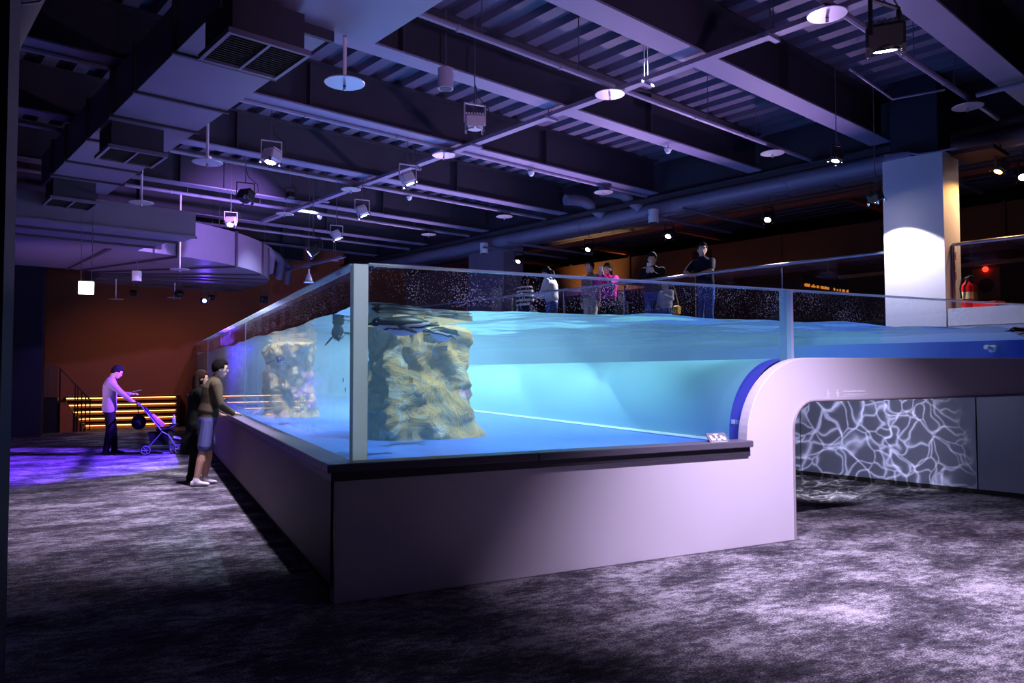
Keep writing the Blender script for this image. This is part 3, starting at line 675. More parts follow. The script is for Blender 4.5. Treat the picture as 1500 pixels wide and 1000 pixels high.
# conduits on the ceiling at the near side
for pts, lab in (([(6.4,-1.0,5.40),(6.4,-1.75,5.40)], 'thin conduit elbow under the deck beside the lit lamp'), ([(6.55,-.55,5.2),(7.3,-.75,4.95),(7.45,-1.3,4.95)], 'thin bent conduit near the sprinkler disc')):
    o = MB().tube([AB(*p) for p in pts], .014, 6).build('conduit', pipem, smooth=True); tag(o, lab, 'conduit')
o = MB().tube([AB(7.58,-6,4.83), AB(7.58,-1.6,4.83)], .03, 8).build('conduit', pipem, smooth=True); tag(o, 'straight conduit rising past the lamp over the front panel', 'conduit')
o = MB().tube([AB(8.15,-.3,4.5),AB(8.12,-.55,4.47),AB(8.1,-.75,4.4),AB(8.12,-1.0,4.39),AB(8.15,-1.2,4.4)], .014, 6).build('flex_cable', pipem, smooth=True); tag(o, 'flexible cable looping across the head of the lit column', 'cable')
# warm floodlight on the column bracket
floodlamp(ab3(9.05,-1.42,4.25), ab3(8.5,-1.0,3.1), 'warm floodlight on the bracket of the lit column', lens=lens_warm, rodtop=4.5, watt=85, color=AMBER, cone=100, name='floodlight')
# ================================================================== FURNISHINGS
# ---- glass railing of the deck
rg = thing('deck_railing', 'frameless glass railing with a metal top rail along the viewing deck', 'railing', AB(8.44,5,2.1))
clear = glassmat('railing_glass', (.94,.96,.98), False, .02, 1.3)
bb = [-6.0,-4.4,-2.7,-1.05,-.2,1.4,3.0,4.6,6.2,7.8,9.4,11.0,12.6]
for b0, b1 in zip(bb[:-1], bb[1:]):
    if b0 == -1.05: continue
    MB().abbox(8.43, 8.45, b0+.02, b1-.02, 2.13, 3.17).build('glass_panel', clear, rg)
    MB().abbox(8.42, 8.46, b0-.012, b0+.012, 2.1, 3.16).build('post', chrome, rg)
railmetal = mat('satin_rail', (170,166,186), .3, .7)
for b0, b1 in ((-6,-1.02),(-.22,12.6)): MB().tube([AB(8.44,b0,3.2), AB(8.44,b1,3.2)], .024, 10).build('top_rail', railmetal, rg, smooth=True)
for b in (-1.02,):
    MB().tube([AB(8.44,b,2.1), AB(8.44,b,3.2)], .02, 8).build('post', railmetal, rg)
# ---- timber handrail and alarm plate on the back wall
wood = mat('pale_timber', (176,128,84), .5, var=.15, scale=8)
o = MB().abbox(16.28, 16.36, -6, 4.2, 3.86, 3.94).build('wall_rail', wood); tag(o, 'pale timber rail fixed along the dark deck wall', 'rail')
for b in (-5,-3,-1,1,3): MB().abbox(16.36, 16.5, b-.02, b+.02, 3.88, 3.92).build('bracket', hblack, o)
t = thing('alarm_plate', 'beige alarm plate with a red light on the dark deck wall', 'alarm', AB(16.47,.95,3.2))
MB().abbox(16.45, 16.5, .68, 1.22, 3.12, 3.8).build('plate', mat('beige_plate', (120,92,70), .6), t)
k = MB(); k.add([AB(16.44,.95,3.42)+Vector((AB(0,math.cos(i*math.pi/10)*.16,0)))+V(0,0,math.sin(i*math.pi/10)*.16) for i in range(20)], [tuple(range(20))]); k.build('sounder', mat('sounder_dark', (50,38,34), .7), t, recalc=False)
MB().ball(AB(16.42,.95,3.78), .06, 12, 8).build('red_light', emis('red_led', (255,40,24), 6), t, smooth=True)
# ---- glowing amber lettering on a dark board (too small to read: strokes only)
t = thing('lettered_board', 'dark board with a row of tiny amber lettering behind the railing glass', 'sign', AB(13.2,3.0,3.2))
MB().abbox(12.7, 14.9, 3.3, 3.34, 3.12, 3.62).build('board', hblack, t)
am = emis('amber_letters', (255,150,50), .7)
x = 12.8; rr = random.Random(3)
while x < 14.8:
    wd = rr.uniform(.025,.06)
    if rr.random() < .82: MB().abbox(x, x+wd, 3.285, 3.30, 3.34, 3.34+rr.choice((.04,.055,.065))).build('letter', am, t)
    x += wd+.022
# ---- fire extinguisher on the ledge
t = thing('fire_extinguisher', 'red fire extinguisher standing on the white ledge beside the column', 'fire extinguisher', AB(8.36,-1.2,2.34))
redp = mat('extinguisher_red', (206,26,30), .3)
MB().lathe([(.055,0),(.068,.006),(.07,.02),(.07,.27),(.06,.31),(.03,.34),(.022,.36)], n=20).build('cylinder', redp, t, local=True, smooth=True)
MB().lathe([(.024,.355),(.026,.40),(.018,.405)], n=12).build('valve', chrome, t, local=True)
MB().tube([(0,0,.40),(.05,0,.425),(.12,0,.42)], .010, 6).build('lever', hblack, t, local=True); MB().tube([(0,0,.385),(.06,0,.39),(.11,0,.375)], .009, 6).build('handle', hblack, t, local=True)
MB().tube([(-.02,0,.38),(-.09,.01,.37),(-.11,.02,.25),(-.09,.02,.12)], .012, 6).build('hose', hblack, t, local=True, smooth=True)
k = MB().lathe([(.0705,.12),(.0712,.12),(.0712,.21),(.0705,.21)], n=20).build('label_band', mat('label_cream', (236,220,150), .5), t, local=True)
t = thing('extinguisher_tray', 'small red tray under the extinguisher on the ledge', 'tray', AB(8.40,-1.38,2.34))
MB().box((-.1,-.2,0),(.1,.12,.012)).build('base', redp, t, local=True); 
for s0, s1 in (((-.1,-.2,.012),(-.09,.12,.07)),((.09,-.2,.012),(.1,.12,.07)),((-.09,-.2,.012),(.09,-.19,.07))): MB().box(s0,s1).build('side', redp, t, local=True)
# red vertical lettering on the warm face of the column
def text(name, s, loc, rot, size, m, parent=None):
    c = bpy.data.curves.new(name, 'FONT'); c.body = s; c.size = size; c.align_x = 'CENTER'; c.extrude = .001
    o = bpy.data.objects.new(name, c); col.objects.link(o); c.materials.append(m); o.location = loc; o.rotation_euler = rot
    if parent is not None: o.parent = parent; o.location = Vector(loc)-parent.location
    return o
redl = mat('red_letters', (220,50,40), .5)
for i, chx in enumerate('滅火器'):
    text('red_lettering', chx, tuple(AB(8.56,-1.003,3.02-.13*i)), (R(90),0,ROTAB), .12, redl, colm)
# ---- white pool nozzle and service box in the shallow end
t = thing('pool_nozzle', 'small white nozzle fixed on the blue kerb of the shallow end', 'nozzle', AB(7.82,-1.62,1.80))
MB().tube([(0,0,0),(-.12,0,.02)], .028, 10).build('body', wm, t, local=True, smooth=True); MB().tube([(.04,0,0),(-.01,0,0)], .045, 10).build('collar', wm, t, local=True)
# ---- information plate on the rail
t = thing('info_plate', 'small tilted information plate on the rail by the curved panel', 'sign', (3.33,.03,.932))
Mx = Matrix.Translation((3.33,.03,.958)) @ Matrix.Rotation(R(50),4,'X')
MB().obox(Mx, (-.105,-.055,-.004),(.105,.055,.004)).build('plate', mat('plate_grey', (120,112,130), .4), t)
MB().obox(Mx, (-.10,-.05,-.018),(-.06,.0,-.004)).build('foot', hblack, t); MB().obox(Mx, (.06,-.05,-.018),(.10,.0,-.004)).build('foot', hblack, t)
pw = mat('print_white', (232,228,246), .5)
for x0, x1, y0, y1 in ((-.08,-.055,-.005,.03),(-.075,-.03,-.02,.0),(-.02,.0,.0,.03),(-.01,.025,-.025,-.005),(.035,.06,-.01,.025),(.055,.085,-.02,.01),(-.03,.02,.036,.046),(-.09,-.005,-.048,-.036),(.005,.09,-.048,-.036)):
    MB().obox(Mx, (x0,y0,.004),(x1,y1,.0052)).build('printed_mark', pw, t)
# ---- faint print on the front panel: two pictograms and lines of tiny text
pr = mat('print_pale', (240,236,250), .5)
def mark(x0,x1,z0,z1): MB().box((x0,-.0022,z0),(x1,-.0005,z1)).build('printed_mark', pr, tank)
for dx in (0,.13):
    mark(4.645+dx,4.665+dx,1.345,1.36); mark(4.64+dx,4.67+dx,1.315,1.34); mark(4.65+dx,4.655+dx,1.285,1.315); mark(4.665+dx,4.67+dx,1.285,1.315); mark(4.67+dx,4.69+dx,1.325,1.333)
def glyphs(x0, x1, z, h, seed):
    rr = random.Random(seed); x = x0
    while x < x1:
        wd = rr.uniform(h*.5,h*.9); mark(x, min(x1,x+wd), z, z+h*rr.uniform(.7,1)); x += wd+h*.3
glyphs(4.86,5.17,1.335,.020,1); glyphs(4.86,5.19,1.31,.011,2); glyphs(4.86,5.14,1.293,.010,5)
# print on the violet band and marks on the side pane
for x0, dz in ((3.786,0),(3.786,.03)): MB().box((x0-.008,.25+dz*2,1.05),(x0,.29+dz*2,1.09)).build('printed_mark', pw, tank)
for y, z, h in ((.40,1.47,.03),(.385,1.47,.03),(.33,1.40,.03),(.315,1.41,.02)): MB().box((.1465,y-.003,z),(.1485,y+.003,z+h)).build('printed_mark', mat('print_dark', (40,44,70), .5), tank)
# ---- exit light box
t = thing('exit_light', 'square white exit light box hanging under the cross duct', 'sign', tuple(AB(.13,7.94,2.70)))
MB().bevbox((-.10,-.03,0),(.10,.03,.19),.006).build('case', emis('exit_lit', (250,250,246), 6), t, local=True)
for s in (-.07,.07): MB().tube([(s,0,.19),(s,0,1.62)], .005, 5).build('rod', rodm, t, local=True)
# ---- pendant bell lamp
t = thing('bell_speaker', 'small white bell shaped speaker on a thin rod above the side panes', 'speaker', (1.47,8.51,3.13))
MB().lathe([(.085,0),(.09,.008),(.06,.03),(.05,.09),(.035,.14),(.018,.16),(.015,.24)], n=18).build('bell', wm, t, local=True, smooth=True); MB().tube([(0,0,.2),(0,0,2.35)], .005, 5).build('rod', rodm, t, local=True)
# ---- slatted bench wall with glowing strips
t = thing('slatted_bench', 'amber lit slatted timber bench against the terracotta wall', 'bench', (-1.3,18.1,0))
warmwood = mat('bench_timber', (160,100,52), .5, var=.15, scale=5); strip = emis('led_strip', (255,200,110), 5)
for i in range(5):
    z = .04+i*.185
    MB().box((-3.0,17.98-.0*i,z+.075),(-.30,18.30,z+.105)).build('slat', warmwood, t)
    MB().box((-3.0,18.14,z-.02),(-.30,18.16,z+.075)).build('back_board', warmwood, t)
    if i < 4 or True: MB().box((-2.98,18.10,z+.050),(-.33,18.12,z+.066)).build('light_strip', strip, t)
MB().box((-.30,17.97,0),(-.22,18.3,.90)).build('end_panel', hblack, t)
MB().box((-3.0,17.95,.885),(-.22,18.32,.915)).build('top_board', warmwood, t)
MB().box((-3.0,17.99,0),(-.3,18.3,.025)).build('plinth', warmwood, t)
# ---- stair platform
t = thing('stair_platform', 'timber stair platform with a black bar railing beside the slatted bench', 'stair', (-3.2,17.3,0))
panelw = mat('dark_timber', (98,68,48), .6, var=.2, scale=4)
for i in range(4): MB().box((-3.95+.21*i,17.2,.9),(-3.95+.21*i+.205,17.26,1.72)).build('side_board', panelw, t)
MB().box((-3.95,17.26,0),(-3.11,17.9,.9)).build('platform', hblack, t)
MB().prism([(-3.09,0),(-2.45,0),(-2.50,.08),(-2.88,.72),(-3.09,.80)], 17.3, 17.36).build('sloped_panel', mat('amber_timber', (170,96,52), .55, var=.12, scale=5), t)
for i in range(4): MB().box((-3.08+.14*i,17.36,0),(-3.08+.14*(i+1),17.95,.76-.19*i)).build('step', panelw, t)
def bar(p, q, r=.016): MB().tube([p,q], r, 6).build('railing_bar', hblack, t)
bar((-3.08,17.25,1.66),(-2.36,17.25,.80),.02); bar((-3.05,17.25,.80),(-2.36,17.25,.80)); bar((-3.06,17.25,0),(-3.06,17.25,1.66),.02)
for x, z1 in ((-2.72,1.24),(-2.66,1.16),(-2.57,1.05),(-2.48,.95),(-2.38,.82)): bar((x,17.25,.02),(x,17.25,z1))
# ---- ripple projector in the tunnel: a lamp behind a rippled glass
t = thing('ripple_projector', 'small water ripple projector under the tunnel ceiling', 'projector', (5.0,.75,1.262))
MB().bevbox((-.07,-.05,-.09),(.07,.05,0),.008).build('case', hblack, t, local=True)
pj = spot('ripple_beam', (5.09,.78,1.21), (7.35,2.6,.45), 330, (.86,.84,1.0), 76, .7, .004)
ld = pj.data; ld.use_nodes = True; nt = ld.node_tree; N = nt.nodes.new; L = nt.links.new
em = nt.nodes['Emission']; tc = N('ShaderNodeTexCoord'); sp = N('ShaderNodeSeparateXYZ'); L(tc.outputs['Normal'], sp.inputs[0])
dx = N('ShaderNodeMath'); dx.operation = 'DIVIDE'; dy = N('ShaderNodeMath'); dy.operation = 'DIVIDE'
for q_, s_ in ((dx,0),(dy,1)): L(sp.outputs[s_], q_.inputs[0]); L(sp.outputs[2], q_.inputs[1])
cb = N('ShaderNodeCombineXYZ'); L(dx.outputs[0], cb.inputs[0]); L(dy.outputs[0], cb.inputs[1])
nz = N('ShaderNodeTexNoise'); nz.inputs['Scale'].default_value = 5; nz.inputs['Detail'].default_value = 2; L(cb.outputs[0], nz.inputs['Vector'])
mixv = N('ShaderNodeMix'); mixv.data_type = 'RGBA'; mixv.blend_type = 'ADD'; mixv.inputs[0].default_value = .22; L(cb.outputs[0], mixv.inputs[6]); L(nz.outputs['Color'], mixv.inputs[7])
vs_ = []
for scl in (10.0, 7.0):
    vo = N('ShaderNodeTexVoronoi'); vo.feature = 'DISTANCE_TO_EDGE'; vo.inputs['Scale'].default_value = scl; L(mixv.outputs[2], vo.inputs['Vector'])
    mr = N('ShaderNodeMapRange'); mr.inputs[1].default_value = 0; mr.inputs[2].default_value = .16; mr.inputs[3].default_value = 1; mr.inputs[4].default_value = 0; L(vo.outputs['Distance'], mr.inputs[0])
    pw_ = N('ShaderNodeMath'); pw_.operation = 'POWER'; pw_.inputs[1].default_value = 5.5; L(mr.outputs[0], pw_.inputs[0]); vs_.append(pw_)
ad_ = N('ShaderNodeMath'); ad_.operation = 'ADD'; L(vs_[0].outputs[0], ad_.inputs[0]); L(vs_[1].outputs[0], ad_.inputs[1])
fin = N('ShaderNodeMath'); fin.operation = 'MULTIPLY_ADD'; fin.inputs[1].default_value = 2.3; fin.inputs[2].default_value = .34; L(ad_.outputs[0], fin.inputs[0]); L(fin.outputs[0], em.inputs['Strength'])
# ---- added fill lamps: warm uplights on the deck, wall washers at the end wall
def fill_uplight(loc, target, watt, label, c=AMBER, cone=110, blend=1, lens=None):
    t = thing('fill_uplight', label, 'lamp', loc)
    MB().lathe([(.05,0),(.06,.01),(.06,.10),(.05,.11)], n=14).build('body', hblack, t, local=True, smooth=True)
    MB().lathe([(.01,.111),(.048,.111),(.048,.116),(.01,.118)], n=14).build('lens', lens or lens_warm, t, local=True)
    spot('fill_uplight_beam', Vector(loc)+V(0,0,.14), target, watt, c, cone, blend, .05)
fill_uplight(ab3(13.0,10.4,2.1), ab3(14.2,10.4,4.3), 1000, 'added warm fill lamp under the bulkhead duct by the far column', (1,.55,.16), 70)
fill_uplight(ab3(12.6,4.2,2.1), ab3(14.2,4.0,4.3), 16, 'added warm fill lamp under the bulkhead duct behind the man in the dark polo', (1,.42,.14), 80)
fill_uplight(ab3(12.6,6.6,2.1), ab3(14.2,6.8,4.2), 34, 'added warm fill lamp under the bulkhead duct behind the woman in magenta', (1,.36,.16), 110)
fill_uplight(ab3(12.6,.6,2.1), ab3(14.2,.8,4.2), 9, 'added warm fill lamp under the bulkhead duct beyond the lit column', (1,.40,.16), 110)
floodlamp((-1.4,15.2,3.45), (-1.7,18.35,.9), 'added warm wall washer over the aisle end of the terracotta wall', 'added terracotta wall washers', lens_warm, hblack, rodtop=3.8, watt=75, color=(1,.60,.42), cone=95, blend=1, size=.8)  # both washers added to warm the terracotta wall
floodlamp((.4,15.6,3.45), (.3,18.35,1.4), 'added warm wall washer over the tank end of the terracotta wall', 'added terracotta wall washers', lens_warm, hblack, rodtop=3.8, watt=30, color=(1,.60,.42), cone=95, blend=1, size=.8)

lens_vio = emis('lens_violet', (190,150,255), 8)
for b, wt, lb in ((1.2,520,'beside the lit column'),(4.3,620,'below the man in the black jacket'),(7.4,620,'below the person in stripes'),(10.5,520,'below the far column')):  # deck edge lamps added to light the ceiling from below
    fill_uplight(ab3(8.34,b,2.116), ab3(3.6,b,5.2), wt, 'added violet ceiling fill lamp on the deck edge '+lb, VIOLET, 125, 1, lens_vio)

t = thing('added_tunnel_lamp', 'added small recessed fill lamp under the tunnel ceiling', 'lamp', (6.3,.75,1.262))  # unseen lamp added to brighten the tunnel wall
MB().lathe([(.05,-.02),(.055,-.012),(.055,0),(.01,0)], n=14).build('body', hblack, t, local=True); MB().lathe([(.01,-.024),(.042,-.024),(.042,-.018),(.01,-.018)], n=14).build('lens', lens_vio, t, local=True)
spot('tunnel_fill_beam', (6.3,.75,1.22), (8.0,1.2,.4), 26, (.62,.66,1.0), 150, .6, .05)

for p, q_, lb in (((1.2,-6.5,1.2),(2.2,4.5,5.4),'added violet wash light on a stand behind the visitor, by the carpet aisle'), ((3.6,-6.0,1.2),(5.6,4.0,5.6),'added violet wash light on a stand behind the visitor, facing the tunnel'), ((-4.0,9.3,.2),tuple(AB(2.6,12.6,3.9)),'added violet wash light on the floor by the dark side wall')):  # bodies and stands for the added violet washes
    t = thing('added_wash_light', lb, 'lamp', (p[0],p[1],0)); d = aim(p, q_); c0 = V(0,0,p[2])-d*.06
    MB().tube([c0-d*.16, c0-d*.14, c0], [.06,.075,.075], 14).build('body', hblack, t, local=True, smooth=True)
    MB().tube([c0+d*.002, c0+d*.006], .066, 14).build('lens', lens_vio, t, local=True)
    MB().tube([(0,0,.02), c0-d*.10], .016, 8).build('stand', hblack, t, local=True); MB().lathe([(.14,0),(.14,.015),(.02,.03)], n=16).build('base', hblack, t, local=True)
# ================================================================== PEOPLE
def ik(a, c, l1, l2, hint):
    a = Vector(a); c = Vector(c); d = c-a; L_ = min(d.length, (l1+l2)*.999); d.normalize(); c = a+d*L_
    x = (l1*l1-l2*l2+L_*L_)/(2*L_); h = math.sqrt(max(0, l1*l1-x*x)); hint = Vector(hint); hint = (hint-d*hint.dot(d)).normalized()
    return a+d*x+hint*h, c
def remesh(mb, name, voxel, smooth_it=3):
    me = mb.mesh(name); o = bpy.data.objects.new(name, me); col.objects.link(o)
    r = o.modifiers.new('r', 'REMESH'); r.mode = 'VOXEL'; r.voxel_size = voxel
    if smooth_it: s = o.modifiers.new('s', 'SMOOTH'); s.factor = .5; s.iterations = smooth_it
    dg = bpy.context.evaluated_depsgraph_get(); dg.update()
    me2 = bpy.data.meshes.new_from_object(o.evaluated_get(dg)); bpy.data.objects.remove(o)
    return me2
SKIN = mat('skin', (222,176,150), .5); HAIR = mat('hair_black', (24,20,22), .75, bump=.6, bscale=120, spec=.15)
def person(label, loc, rz, P, group=None):
    """P: h, lean, hands {L,R: (x,y,z) in units of a 1.72 m body}, feet, colours, hair, props"""
    s = P.get('h', 1.72)/1.72; vox = P.get('vox', .0085)
    mb = MB(); S = []                                  # S: (centre, radius, material key) used to colour the one mesh
    lean = R(P.get('lean', 0)); hp = V(0, P.get('hipy', 0), .93)
    def tl(p):                                         # upper body tilts about the hips
        p = Vector(p); q = p-V(0,0,.93); return hp+V(q.x, q.y*math.cos(lean)+q.z*math.sin(lean), -q.y*math.sin(lean)+q.z*math.cos(lean))
    def limb(pts, rs, keys, n=12):
        mb.tube(pts, rs, n)
        for p, r in ((pts[0],rs[0]),(pts[-1],rs[-1])): mb.ball(p, r*.98, 10, 7)
        for i in range(len(pts)-1):
            mb.ball(pts[i], rs[i]*.98, 10, 7)
            for k in range(8):
                t = (k+.5)/8; S.append((Vector(pts[i]).lerp(Vector(pts[i+1]), t), rs[i]+(rs[i+1]-rs[i])*t, keys[i]))
    top, bot, shoe = P.get('top','shirt'), P.get('bot','pants'), 'shoe'
    bulk = P.get('bulk', 1.0)
    # torso as elliptical rings
    prof_ = [(.80,.150,.112,bot),(.90,.172,.125,bot),(.97,.168,.122,bot),(1.02,.165*bulk,.120*bulk,top),(1.12,.160*bulk,.118*bulk,top),(1.24,.178*bulk,.128*bulk,top),(1.34,.185*bulk,.125*bulk,top),(1.41,.165,.105,top),(1.46,.105,.08,top),(1.49,.06,.06,top)]
    if P.get('hem'): prof_ = [(z, rx*(1.07 if .84 < z < P.get('hemtop',1.0) else 1), ry*(1.07 if .84 < z < P.get('hemtop',1.0) else 1), top if z > P['hem'] else k) for z, rx, ry, k in prof_]
    if P.get('skirt'): prof_ = [(.42,.24,.20,bot),(.6,.22,.185,bot)]+prof_
    rings = []
    for z, rx, ry, k in prof_:
        ring = [tl((rx*math.cos(2*math.pi*j/24), ry*math.sin(2*math.pi*j/24), z)) if z > .93 else V(rx*math.cos(2*math.pi*j/24), hp.y*(1 if z > .8 else .6)+ry*math.sin(2*math.pi*j/24), z) for j in range(24)]
        rings.append(ring)
        for xx in (-.6,-.3,0,.3,.6): S.append((tl((rx*xx,0,z)) if z > .93 else V(rx*xx,hp.y,z), ry*(1-.35*abs(xx)), k))
    mb.loft(rings)
    # neck, head
    hc = tl((0,.02,1.50)); hyaw, hpit = R(P.get('hyaw',0)), R(P.get('hpitch',0))+lean*.5
    HR = Matrix.Rotation(hyaw,3,'Z') @ Matrix.Rotation(-hpit,3,'X')
    head = hc+HR @ V(0,.025,.115); hs = P.get('headscale',1.0)
    limb([tl((0,0,1.44)), hc+HR @ V(0,0,.03)], [.058,.054], ['skin'])
    hd = MB(); hd.ball((0,0,.01),(.077,.096,.112),20,14); hd.ball((0,.03,-.06),(.052,.058,.058),14,10); hd.ball((0,.098,-.012),(.013,.02,.024),8,6); hd.ball((0,.09,.02),(.010,.014,.03),8,6)
    for sx in (-1,1): hd.ball((sx*.078,-.008,-.005),(.012,.022,.032),8,6); hd.ball((sx*.03,.088,.038),(.024,.012,.010),8,6)
    hd.ball((0,.086,-.055),(.026,.012,.010),8,6)
    mb.add([head+HR @ (Vector(p)*hs) for p in hd.v], hd.f); S.append((head, .09*hs, 'skin')); S.append((head+HR @ V(0,.04,-.05), .06*hs, 'skin'))
    # arms
    hands = {}
    for sd, sx in (('L',-1),('R',1)):
        sh = tl((sx*.175,0,1.395)); tgt = P.get('hands',{}).get(sd, (sx*.24,.03,.86)); hint = P.get('elbow',{}).get(sd, (sx*.6,-.6,-.5))
        el, wr = ik(sh, tgt, .275, .245, hint)
        sl = P.get('sleeve', 1.0); ar = P.get('armr', 1.0)
        if sl >= 1: limb([sh, el, wr], [.064*ar,.050*ar,.036*ar], [top,top])
        else:
            m1 = sh.lerp(el, sl*2 if sl < .5 else .98)
            limb([sh, m1, m1.lerp(el,.02), el, wr], [.066*ar,.058*ar,.046,.043,.031], [top,top,'skin','skin'])
        fd = (wr-el).normalized(); fdir = Vector(P.get('fingers',{}).get(sd, fd)).normalized(); up = Vector(P.get('palm',{}).get(sd, (0,0,1)))
        side = fdir.cross(up).normalized(); nrm = side.cross(fdir).normalized(); c = wr+fdir*.045
        limb([wr-fd*.01, wr+fdir*.03], [.030,.030], ['skin'], 10)
        pm = MB(); pm.ball((0,0,0),(.040,.052,.017),14,10); Rm = Matrix((side, fdir, nrm)).transposed()
        mb.add([c+Rm @ Vector(p) for p in pm.v], pm.f); S.append((c, .035, 'skin'))
        curl = P.get('curl',{}).get(sd, .7)
        for i, (off, ln) in enumerate(((-.028,.066),(-.010,.076),(.010,.072),(.027,.058))):
            p0 = c+side*off+fdir*.035; pts = [p0]; ang = 0; q = p0
            for kk in range(3):
                ang += curl*.75; q = q+(fdir*math.cos(ang)-nrm*math.sin(ang))*ln*(.42,.33,.27)[kk]; pts.append(q)
            limb(pts, [.0105,.0100,.0095,.0085], ['skin']*3, 8)
        th = c+side*(-.032*sx*P.get('thumb',1))+fdir*(-.012)
        limb([th, th+side*(-.028*sx*P.get('thumb',1))+fdir*.03-nrm*.008, th+side*(-.030*sx*P.get('thumb',1))+fdir*.058-nrm*.02], [.013,.0115,.0095], ['skin']*2, 8)
        hands[sd] = (c, fdir, nrm, side)
    # legs
    for sd, sx in (('L',-1),('R',1)):
        hip = V(sx*.09, hp.y, .90); an = Vector(P.get('feet',{}).get(sd, (sx*.10,-.02,.085))); kn, an = ik(hip, an, .415, .405, P.get('knee',{}).get(sd,(0,1,0)))
        lg = P.get('legs','long')
        if lg == 'long': limb([hip, kn, an], [.095,.072,.058], [bot,bot])
        elif lg == 'shorts':
            m1 = kn.lerp(hip, .12); limb([hip, hip.lerp(kn,.5), m1, m1.lerp(kn,.05), kn, kn.lerp(an,.35), an], [.098,.094,.090,.062,.056,.060,.038], [bot,bot,bot,'skin','skin','skin'])
        fy = Vector(P.get('toe',{}).get(sd,(sx*.12,1,0))).normalized()
        limb([an-V(0,0,.0), V(an.x,an.y,.062)], [.046,.050], [shoe])
        ft = MB(); rr_ = []
        for t_, w_, h_ in ((-.075,.030,.055),(-.06,.038,.075),(-.02,.041,.085),(.05,.044,.070),(.11,.047,.052),(.155,.040,.040),(.172,.024,.028)):
            rr_.append([V(w_*math.cos(a_), t_, max(.002, h_/2+h_/2*math.sin(a_))) for a_ in [2*math.pi*k/14 for k in range(14)]])
        ft.loft(rr_); sdv = fy.cross(V(0,0,1)); base = V(an.x, an.y, an.z-.085)
        mb.add([base+sdv*p[0]+fy*p[1]+V(0,0,p[2]) for p in map(Vector, ft.v)], ft.f)
        for t_ in (-.05,0,.05,.1,.15): S.append((base+fy*t_+V(0,0,.035), .04, shoe))
    me = remesh(mb, 'person', vox/s)
    # colour the faces
    keys = sorted({k for _,_,k in S}); matmap = dict(P['mats']); matmap.setdefault('skin', SKIN)
    for k in keys: me.materials.append(matmap[k])
    n = len(me.polygons); ctr = np.empty(n*3, np.float32); me.polygons.foreach_get('center', ctr); ctr = ctr.reshape(n,3)
    C_ = np.array([tuple(a) for a,_,_ in S], np.float32); Rr = np.array([b for _,b,_ in S], np.float32); K = np.array([keys.index(k) for _,_,k in S])
    idx = np.empty(n, np.int32)
    for i in range(0, n, 4000):
        d = np.linalg.norm(ctr[i:i+4000,None,:]-C_[None], axis=2)-Rr[None]; idx[i:i+4000] = K[d.argmin(1)]
    me.polygons.foreach_set('material_index', idx); me.shade_smooth()
    root = bpy.data.objects.new('person', me); col.objects.link(root); root.location = loc; root.rotation_euler = (0,0,rz); root.scale = (s,s,s)
    tag(root, label, 'person', group)
    # hair
    style = P.get('hair','short'); hm_ = P.get('hairmat', HAIR); hb = MB(); rings = []
    for i in range(1, 20):
        t = math.pi*i/20; ring = []
        for k in range(28):
            a_ = 2*math.pi*k/28; d = V(math.sin(t)*math.cos(a_), math.sin(t)*math.sin(a_), -math.cos(t))
            lim = -.18-.40*max(0,-d.y) if style != 'long' else -.9
            front = d.y-.25*d.z-.32
            on = (d.z > lim) and not (d.y > .50 and d.z < .46) and not (d.y > .22 and d.z < .06)
            f = 1.05+.17*min(1,max(0,(d.z+.35)/.7))+.06*noise.noise(d*6+V(loc[0],loc[1],0)) if on else .90
            ring.append(V(.079*d.x, .099*d.y, .01+.116*d.z)*f+V(0,-.004,0))
        rings.append(ring)
    hb.loft(rings)
    if style == 'long':
        rr_ = []
        for z_, w_, d_ in ((.06,.085,.05),(-.02,.092,.06),(-.12,.10,.055),(-.22,.105,.045),(-.30,.09,.03)): rr_.append([V(w_*math.cos(a_), -.075+d_*math.sin(a_), z_) for a_ in [2*math.pi*k/16 for k in range(16)]])
        hb.loft(rr_)
    if style == 'tail':
        hb.tube([V(0,-.10,.03),V(0,-.15,-.02),V(0,-.15,-.10),V(0,-.13,-.20)], [.03,.035,.03,.012], 10)
    hh = MB(); hh.add([head+HR @ (Vector(p)*hs) for p in hb.v], hb.f); hh.build('hair', hm_, root, local=True, smooth=True)
    for sx in (-1,1):
        q = head+HR @ (V(sx*.030,.093,.018)*hs); MB().ball(q, (.011*hs,.008*hs,.006*hs), 8, 6).build('eye', mat('eye_dark', (26,20,20), .2), root, local=True, smooth=True)
        q0, q1 = head+HR @ (V(sx*.015,.097,.040)*hs), head+HR @ (V(sx*.048,.086,.042)*hs); MB().tube([q0,q1], .0045*hs, 6).build('eyebrow', hm_, root, local=True)
    q0, q1 = head+HR @ (V(-.022,.093,-.056)*hs), head+HR @ (V(.022,.093,-.056)*hs); MB().tube([q0, (q0+q1)/2+HR @ V(0,.006,0), q1], .005*hs, 6).build('mouth', mat('lips', (170,96,92), .5), root, local=True)
    return root, hands, head, HR, s
def toworld(root, p, s): 
    return root.location+Matrix.Rotation(root.rotation_euler.z,3,'Z') @ (Vector(p)*s)
def phone(root, hd, s, label, m=None, tilt=None, off=(.03,.02)):
    c, fdir, nrm, side = hd; q = Matrix.Rotation(root.rotation_euler.z,3,'Z')
    ctr = toworld(root, c+fdir*.03-nrm*off[1]+fdir*off[0], s)
    ax = (q @ fdir).normalized(); nz_ = (q @ nrm).normalized(); sd = ax.cross(nz_)
    Mx = Matrix((sd, ax, nz_)).transposed().to_4x4(); Mx.translation = V(0,0,0)
    t = thing('phone', label, 'phone', ctr)
    MB().obox(Mx, (-.037,-.02,-.005),(.037,.13,.005)).build('body', m or hblack, t, local=True)
    MB().obox(Mx, (-.034,-.016,.005),(.034,.126,.0062)).build('screen', emis('phone_screen', (200,215,255), 1.2), t, local=True)
    return t
